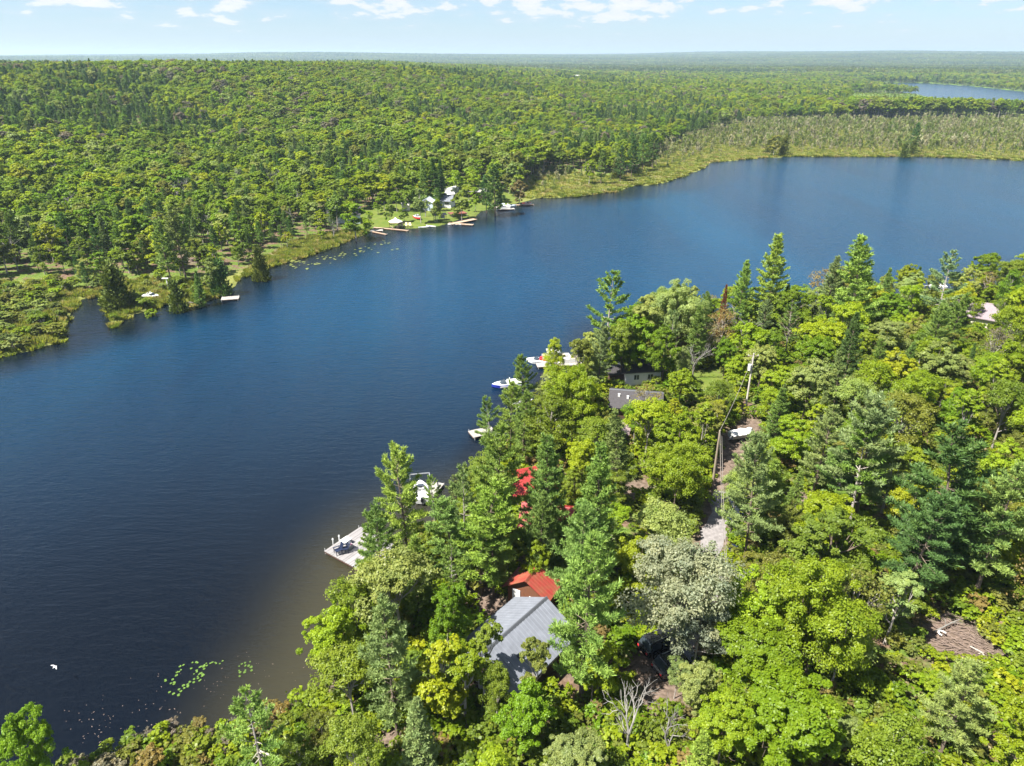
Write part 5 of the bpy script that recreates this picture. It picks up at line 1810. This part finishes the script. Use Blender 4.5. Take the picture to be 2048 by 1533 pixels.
for i in order:
    if fr[i] > 640:
        break
    x, y = FPts[i]
    if not (-60 < fpx[i] < 2110):
        continue
    H, key, hue = float(gH[i]), str(gkey[i]), str(ghue[i])
    if isbare[i]:
        key, hue = "bare", "dead"
    R = PR[key][0].R * H / PR[key][0].H
    if blocked(x, y, fz[i], H, R) or (np.hypot(hero_xy[:, 0] - x, hero_xy[:, 1] - y) < 2.5).any():
        rest[i] = False
        continue
    n = NOUN[key][0] if NOUN[key][0] != 'leafy_tree' or H >= 7.2 else 'sapling'
    if count.get(n, 0) >= quota[n]:
        continue
    count[n] = count.get(n, 0) + 1
    rest[i] = False
    TREES.append([H * FPX / fr[i], key, x, y, float(fz[i]), H, hue, 1.0 if is_con[i] else float(g.uniform(.9, 1.25)), None, "trees of the wood across the lake"])

# shrubs: the lower scrub and the far marsh bushes
for i in range(70):
    s = rf.random()
    px_, py_ = 165 + 440 * s + rf.uniform(-20, 20), 1520 - 105 * s + rf.uniform(0, 55)
    p = ground_at(px_, py_)
    if info([p[:2]])[0][0] < .5:
        continue
    TREES.append([900, "bush", p[0], p[1], p[2], rf.uniform(.8, 1.9), rf.choice(("olive", "bronze", "grey", "grey", "mid")), rf.uniform(.9, 1.3), None, "shrubs of the lower scrub bank"])
for i in range(300):
    px_, py_ = rf.uniform(-40, 440), rf.uniform(555, 715)
    p = ground_at(px_, py_)
    a, _, nr_, z, mw, _ = info([p[:2]])
    if a[0] < 1.4 or nr_[0] or mw[0] < .3 or blocked(p[0], p[1], p[2], 1.5, 1):
        continue
    TREES.append([500, "bush", p[0], p[1], p[2] - .1, rf.uniform(1.2, 3.2), rf.choice(("olive", "cedar", "mid", "mid", "pale", "lime")), rf.uniform(1.0, 1.5), None, "bushes of the far marsh"])

LANDMARKS = [("chair dock", 680, 1100), ("boat lift in the pines", 845, 980), ("bare dock corner", 955, 875), ("blue speedboat", 1015, 765), ("red covered boat", 1078, 722),
             ("white cottage with porch", 1260, 725), ("charcoal roof", 1265, 775), ("pink shed", 1238, 872), ("farther red roof", 1055, 940), ("half hidden red roof", 1090, 1020),
             ("mossy red cabin", 1050, 1170), ("grey steel roof", 1060, 1250), ("black cars", 1320, 1330), ("silvery poplar", 1365, 1180), ("navy pickup", 1458, 1030),
             ("boat trailer", 1480, 873), ("transformer pole", 1506, 740), ("near lawn", 1410, 750), ("brush litter", 1915, 1290), ("mauve roof", 1960, 630),
             ("white boathouse", 1868, 562), ("tallest spired pine", 1558, 540), ("massive shaggy pine", 1742, 560), ("widest lime crown", 1660, 1250),
             ("enormous dark pine", 1955, 1000), ("smoky blue pine", 1775, 870), ("broad yellow tree", 1655, 680), ("lower driftwood", 520, 1515), ("leafless pale tree", 1272, 1400),
             ("lime tree right of the leafless tree", 1460, 1450), ("lower brush edge", 1750, 1480), ("marsh inlet", 185, 630), ("white signpost", 337, 570), ("bright marsh dock", 470, 583),
             ("lone marsh cedar", 512, 520), ("sedge bank", 620, 500), ("blue grey house", 690, 430), ("white gazebo", 792, 448), ("white far cottage", 888, 405),
             ("dark twin spruces", 875, 350), ("lone far pine", 990, 370), ("wooded point", 1275, 320), ("island pine", 1836, 280), ("olive marsh clump", 1556, 290),
             ("pale field", 1190, 157), ("far left tree line", 120, 480), ("second lake", 1900, 178), ("hill crest above the marsh", 300, 300), ("slope above the gazebo", 700, 300),
             ("tall frosted pine", 345, 450)]
ORD = ["nearest", "second nearest", "third nearest", "fourth nearest", "fifth nearest", "sixth nearest", "seventh nearest", "eighth nearest", "ninth nearest", "tenth nearest",
       "eleventh nearest", "twelfth nearest", "thirteenth nearest", "fourteenth nearest", "fifteenth nearest", "sixteenth nearest", "seventeenth nearest", "eighteenth nearest"] + \
      ["%s nearest" % w for w in ("nineteenth", "twentieth", "twenty first", "twenty second", "twenty third", "twenty fourth", "twenty fifth", "twenty sixth", "twenty seventh", "twenty eighth")]
auto = {}
for t in TREES:
    if t[8] is None:
        px_, py_, d = proj(t[2], t[3], t[4] + t[5] * .7)
        lm = min(LANDMARKS, key=lambda l: math.hypot(l[1] - px_, (l[2] - py_) * 1.3))
        dx, dy = px_ - lm[1], py_ - lm[2]
        rel = ("right of" if dx > 0 else "left of") if abs(dx) > abs(dy) else ("above" if dy < 0 else "below")
        auto.setdefault((HUE[t[6]][1], NOUN[t[1]][1], rel, lm[0]), []).append((math.hypot(dx, dy), id(t), t))
for (c, nn, rel, lm), v in auto.items():
    v.sort(key=lambda q: q[:2])
    for i, (_, _, t) in enumerate(v):
        head = "" if len(v) == 1 else (ORD[i] if i < len(ORD) else "far") + " "
        t[8] = "%s%s %s %s the %s" % (head, c, nn, rel, lm)
rt = np.random.default_rng(5)
for t in TREES:
    _, key, x, y, z, H, hue, wide, label, group = t
    name, noun, cat = NOUN[key]
    if name == "leafy_tree" and H < 7.2:
        name = "sapling"
    pr = PR[key][int(rt.integers(len(PR[key])))]
    col = np.array(HUE[hue][0]) * rt.uniform(.85, 1.18) * np.array((rt.uniform(.92, 1.1), 1, rt.uniform(.8, 1.2)))
    pr.place(name, x, y, z, H, col, label, cat, group or ("trees singled out on the near bank" if math.hypot(x, y) < 200 else "trees singled out on the far shore"), rt, wide)


# ------------------------------------------------------------------ uncountable growth, scattered as one object each
def scatter(name, meshes, P_, kid, rot, scl, col):
    n = len(P_)
    me = bpy.data.meshes.new(name)
    me.vertices.add(n)
    me.vertices.foreach_set("co", np.asarray(P_, np.float32).ravel())
    me.attributes.new("kid", "INT", "POINT").data.foreach_set("value", np.asarray(kid, np.int32))
    me.attributes.new("rot", "FLOAT_VECTOR", "POINT").data.foreach_set("vector", np.column_stack([np.zeros(n), np.zeros(n), rot]).astype(np.float32).ravel())
    me.attributes.new("scl", "FLOAT_VECTOR", "POINT").data.foreach_set("vector", np.asarray(scl, np.float32).ravel())
    c4 = np.ones((n, 4), np.float32)
    c4[:, :3] = col
    me.attributes.new("tcol", "FLOAT_COLOR", "POINT").data.foreach_set("color", c4.ravel())
    o = kind(link(name, me), "stuff")
    ng = bpy.data.node_groups.new(name, "GeometryNodeTree")
    ng.interface.new_socket("Geometry", in_out="INPUT", socket_type="NodeSocketGeometry")
    ng.interface.new_socket("Geometry", in_out="OUTPUT", socket_type="NodeSocketGeometry")
    gi, go = ng.nodes.new("NodeGroupInput"), ng.nodes.new("NodeGroupOutput")
    jn = ng.nodes.new("GeometryNodeJoinGeometry")

    def named(t, nm):
        a = ng.nodes.new("GeometryNodeInputNamedAttribute")
        a.data_type = t
        a.inputs["Name"].default_value = nm
        return next(s for s in a.outputs if s.enabled and s.name == "Attribute")
    for k_, m_ in enumerate(meshes):
        src = bpy.data.objects.new(name + "_source", m_)
        oi = ng.nodes.new("GeometryNodeObjectInfo")
        oi.inputs["Object"].default_value = src
        cmp_ = ng.nodes.new("FunctionNodeCompare")
        cmp_.data_type, cmp_.operation = "INT", "EQUAL"
        ints = [s for s in cmp_.inputs if s.type == "INT"]
        ng.links.new(named("INT", "kid"), ints[0])
        ints[1].default_value = k_
        ip = ng.nodes.new("GeometryNodeInstanceOnPoints")
        ng.links.new(gi.outputs[0], ip.inputs["Points"])
        ng.links.new(cmp_.outputs[0], ip.inputs["Selection"])
        ng.links.new(oi.outputs["Geometry"], ip.inputs["Instance"])
        ng.links.new(named("FLOAT_VECTOR", "rot"), ip.inputs["Rotation"])
        ng.links.new(named("FLOAT_VECTOR", "scl"), ip.inputs["Scale"])
        ng.links.new(ip.outputs[0], jn.inputs[0])
    ng.links.new(jn.outputs[0], go.inputs[0])
    md = o.modifiers.new("scatter", "NODES")
    md.node_group = ng
    return o


Li, Ni = M["leaf_i"], M["needle_i"]
gs = np.random.default_rng(99)


def cols(hues, n, jit=.15):
    c = np.array([HUE[h][0] for h in hues])
    return c * gs.uniform(1 - jit, 1 + jit, (n, 1)) * np.column_stack([gs.uniform(.92, 1.1, n), np.ones(n), gs.uniform(.85, 1.2, n)])


# far forest
lowm = [combined("far_leafy_%d" % i, leafy(200 + i, 12, 3.9, 2.0, 1100, 1.0, lobes=7, limbs=False), Gb, Li) for i in range(4)] + \
       [combined("far_pine_%d" % i, conifer(210 + i, 18, 4.0, 3.3, 1.6, 5, 1.2, .5, 4, twig=1.2, wood=False, prof=.6), Bk, Ni) for i in range(3)]
woodA = [combined("wood_leafy_inst_%d" % i, leafy(220 + i, 12, 3.8, 2.0, 3600, .6, lobes=8, limbs=False), Gb, Li) for i in range(3)] + \
        [combined("wood_pine_inst_%d" % i, conifer(230 + i, 18, 4.5, 3.4, 1.2, 5, .8, .26, 5, twig=.7, wood=False, prof=.6), Bk, Ni) for i in range(2)]
P_, z_, h_, r_ = FPts[rest], fz[rest], gH[rest], fr[rest]
hue_, con_, bare_ = ghue[rest].copy(), is_con[rest], isbare[rest]
hue_[bare_] = "grey"
nn_ = len(P_)
cc = cols(hue_, nn_)
nearer = r_ < 900
kid = np.where(con_, 4 + gs.integers(0, 3, nn_), gs.integers(0, 4, nn_))
kidA = np.where(con_, 3 + gs.integers(0, 2, nn_), gs.integers(0, 3, nn_))
sc_ = (h_ / np.where(con_, 18, 12))
wide_ = np.where(r_ > 900, 1.0 + .5 * smooth(r_, 900, 2400), 1.0) * np.where(con_, 1.0, gs.uniform(.9, 1.35, nn_))
scl = np.column_stack([sc_ * wide_, sc_ * wide_, sc_])
rot = gs.uniform(0, 6.28, nn_)
PZ = np.column_stack([P_, z_ - .2])
scatter("forest", woodA, PZ[nearer], kidA[nearer], rot[nearer], scl[nearer], cc[nearer])
scatter("distant_forest", lowm, PZ[~nearer], kid[~nearer], rot[~nearer], scl[~nearer], cc[~nearer])
# the farthest woods: broad patches of canopy
rows = []
for s, r0, r1, sd in ((17, 2500, 4300, 41), (27, 4300, 7600, 42), (42, 7600, 10600, 43)):
    q = grid_points(-r1 * .7, r1 * .75, r0 * .7, r1, s, sd)
    r = np.hypot(q[:, 0], q[:, 1])
    rows.append(np.column_stack([q, np.full(len(q), s)])[(r >= r0) & (r < r1) & (np.abs(np.arctan2(q[:, 0], q[:, 1])) < R_(40))])
Q = np.concatenate(rows)
qi = info(Q[:, :2])
keep = (qi[5] > 20)
Q, qz = Q[keep], qi[3][keep]
n = len(Q)
patch = []
for i in range(3):
    rg = np.random.default_rng(250 + i)
    m_ = 150
    a, r = rg.uniform(0, 6.28, m_), np.sqrt(rg.random(m_)) * 11
    bump = 10 + 3 * np.sin(r * .7 + i) * np.cos(a * 3 + i) + rg.uniform(-3, 3, m_)
    Cc = np.column_stack([r * np.cos(a), r * np.sin(a), bump * rg.uniform(.55, 1, m_)])
    V, F = leaf_faces(rg, Cc, unit(np.column_stack([np.cos(a) * .5, np.sin(a) * .5, np.full(m_, .8)]) + rg.normal(size=(m_, 3)) * .45), 5.5, 4.2)
    patch.append(raw_mesh("canopy_patch_%d" % i, V, [F], Li, attrs={"tint": np.repeat(rg.random(m_), 4)}))
tz = wob(Q[:, 0], Q[:, 1], 160, 2) + gs.normal(size=n) * .5
ph = np.where(tz > .5, "lime", np.where(tz > .15, "mid", np.where(tz > -.2, "olive", np.where(tz > -.5, "pine", "darkpine"))))
k_ = Q[:, 2] / 17
scatter("horizon_forest", patch, np.column_stack([Q[:, :2], qz]), gs.integers(0, 3, n), gs.uniform(0, 6.28, n),
        np.column_stack([k_, k_, gs.uniform(.8, 1.35, n)]), cols(ph, n) * .5)

# near undergrowth
ug = []
for i in range(3):
    _, V, F, ti = leafy(260 + i, 1.5, 1.0, .05, 420, .22, lobes=4, limbs=False)
    ug.append(raw_mesh("undergrowth_%d" % i, V, F, Li, attrs={"tint": ti}))
u = grid_points(-40, 170, 36, 205, 1.15, 51)
ui = info(u)
upx, upy, _ = proj(u[:, 0], u[:, 1], ui[3])
w = wob(u[:, 0], u[:, 1], 4.5, 2) + gs.normal(size=len(u)) * .45
okk = (ui[0] > .8) & ui[2] & (upx > -100) & (upx < 2150) & (upy < 1640) & (w > -.9) & (dist_line(u, ROADXY, False) > 2.2) & (sdist(u, LAWN_NEAR) > .5)
for a, b, c in HOUSES:
    okk &= np.hypot(u[:, 0] - a, u[:, 1] - b) > c * .8 + .3
for c, r in SOIL:
    okk &= (np.hypot(u[:, 0] - c[0], u[:, 1] - c[1]) > r * .7) | (w > .85)
u, uz = u[okk], ui[3][okk]
n = len(u)
hu = np.array(["lime", "mid", "vivid", "olive", "yellow", "bronze"])[gs.choice(6, n, p=[.3, .26, .16, .14, .1, .04])]
k_ = gs.uniform(.4, 1.45, n)
scatter("undergrowth", ug, np.column_stack([u, uz - .05]), gs.integers(0, 3, n), gs.uniform(0, 6.28, n), np.column_stack([k_ * 1.2, k_ * 1.2, k_]), cols(hu, n) * .9)

# marsh sedge and swamp scrub
sd_ = []
for i in range(3):
    rg = np.random.default_rng(270 + i)
    m_ = 90
    a, r = rg.uniform(0, 6.28, m_), np.sqrt(rg.random(m_)) * .9
    Cc = np.column_stack([r * np.cos(a), r * np.sin(a), np.zeros(m_)])
    D = unit(np.column_stack([np.cos(a) * .35, np.sin(a) * .35, np.ones(m_)]) + rg.normal(size=(m_, 3)) * .22)
    V, F = blade_faces(rg, Cc, D, 1.1, .22)
    sd_.append(raw_mesh("sedge_%d" % i, V, [F], Li, attrs={"tint": np.repeat(rg.random(m_), 5)}))
rows = []
for poly, s in zip(MARSH, (2.6, 1.5, 1.4)):
    q = grid_points(poly[:, 0].min(), poly[:, 0].max(), poly[:, 1].min(), poly[:, 1].max(), s, 61)
    rows.append(np.column_stack([q[inside(q, poly)], np.full(inside(q, poly).sum(), s)]))
Q = np.concatenate(rows)
qi = info(Q[:, :2])
qx, _, _ = proj(Q[:, 0], Q[:, 1], 0)
keep = (qi[0] > .3) & (qi[4] > .25) & (qx < 2150)
Q, qz = Q[keep], qi[3][keep]
n = len(Q)
base_c = np.array([(.26, .275, .075), (.21, .24, .05), (.30, .27, .12), (.15, .195, .035)])[gs.choice(4, n, p=[.35, .3, .15, .2])] * gs.uniform(.8, 1.15, (n, 1))
k_ = Q[:, 2] * gs.uniform(.45, .75, n)
scatter("sedge", sd_, np.column_stack([Q[:, :2], qz - .05]), gs.integers(0, 3, n), gs.uniform(0, 6.28, n), np.column_stack([k_, k_, gs.uniform(.5, 1.2, n)]), base_c)
swm = []
for i in range(3):
    rg = np.random.default_rng(280 + i)
    _, V, F, ti = column(281 + i, 7, 1.1, 330, .42, ragged=.45, power=.6)
    swm.append(combined("swamp_tree_%d" % i, (MB().tube([(0, 0, 0), (.1, 0, 4), (.1, .1, 7.6)], [.12, .08, .02], 4), V, F, ti), M["grey_bark"], Ni))
rows = []
for poly, s, inner in zip(MARSH, (4.2, 6.0), (9, 6)):
    q = grid_points(poly[:, 0].min(), poly[:, 0].max(), poly[:, 1].min(), poly[:, 1].max(), s, 63)
    rows.append(q[inside(q, poly)])
Q = np.concatenate(rows)
qi = info(Q)
keep = (qi[0] > 12) & (qi[4] > .25) & (gs.random(len(Q)) < (.25 + .7 * smooth(qi[0], 12, 45)) * (.75 + .5 * wob(Q[:, 0], Q[:, 1], 26, 4)))
Q, qz = Q[keep], qi[3][keep]
qd = qi[0][keep]
n = len(Q)
cs = np.array([(.20, .215, .09), (.16, .20, .05), (.25, .245, .15), (.12, .17, .035)])[gs.choice(4, n)] * gs.uniform(.8, 1.15, (n, 1))
k_ = gs.uniform(.35, 1.05, n) * (.5 + .5 * smooth(qd, 12, 60)) * (1 + .35 * wob(Q[:, 0], Q[:, 1], 17, 2))
scatter("swamp_scrub", swm, np.column_stack([Q, qz - .1]), gs.integers(0, 3, n), gs.uniform(0, 6.28, n), np.column_stack([k_ * 1.15, k_ * 1.15, k_]), cs)
print("TREES", count, n_near, len(TREES), "inst", nn_, len(u), sum(len(m.vertices) for m in bpy.data.meshes))
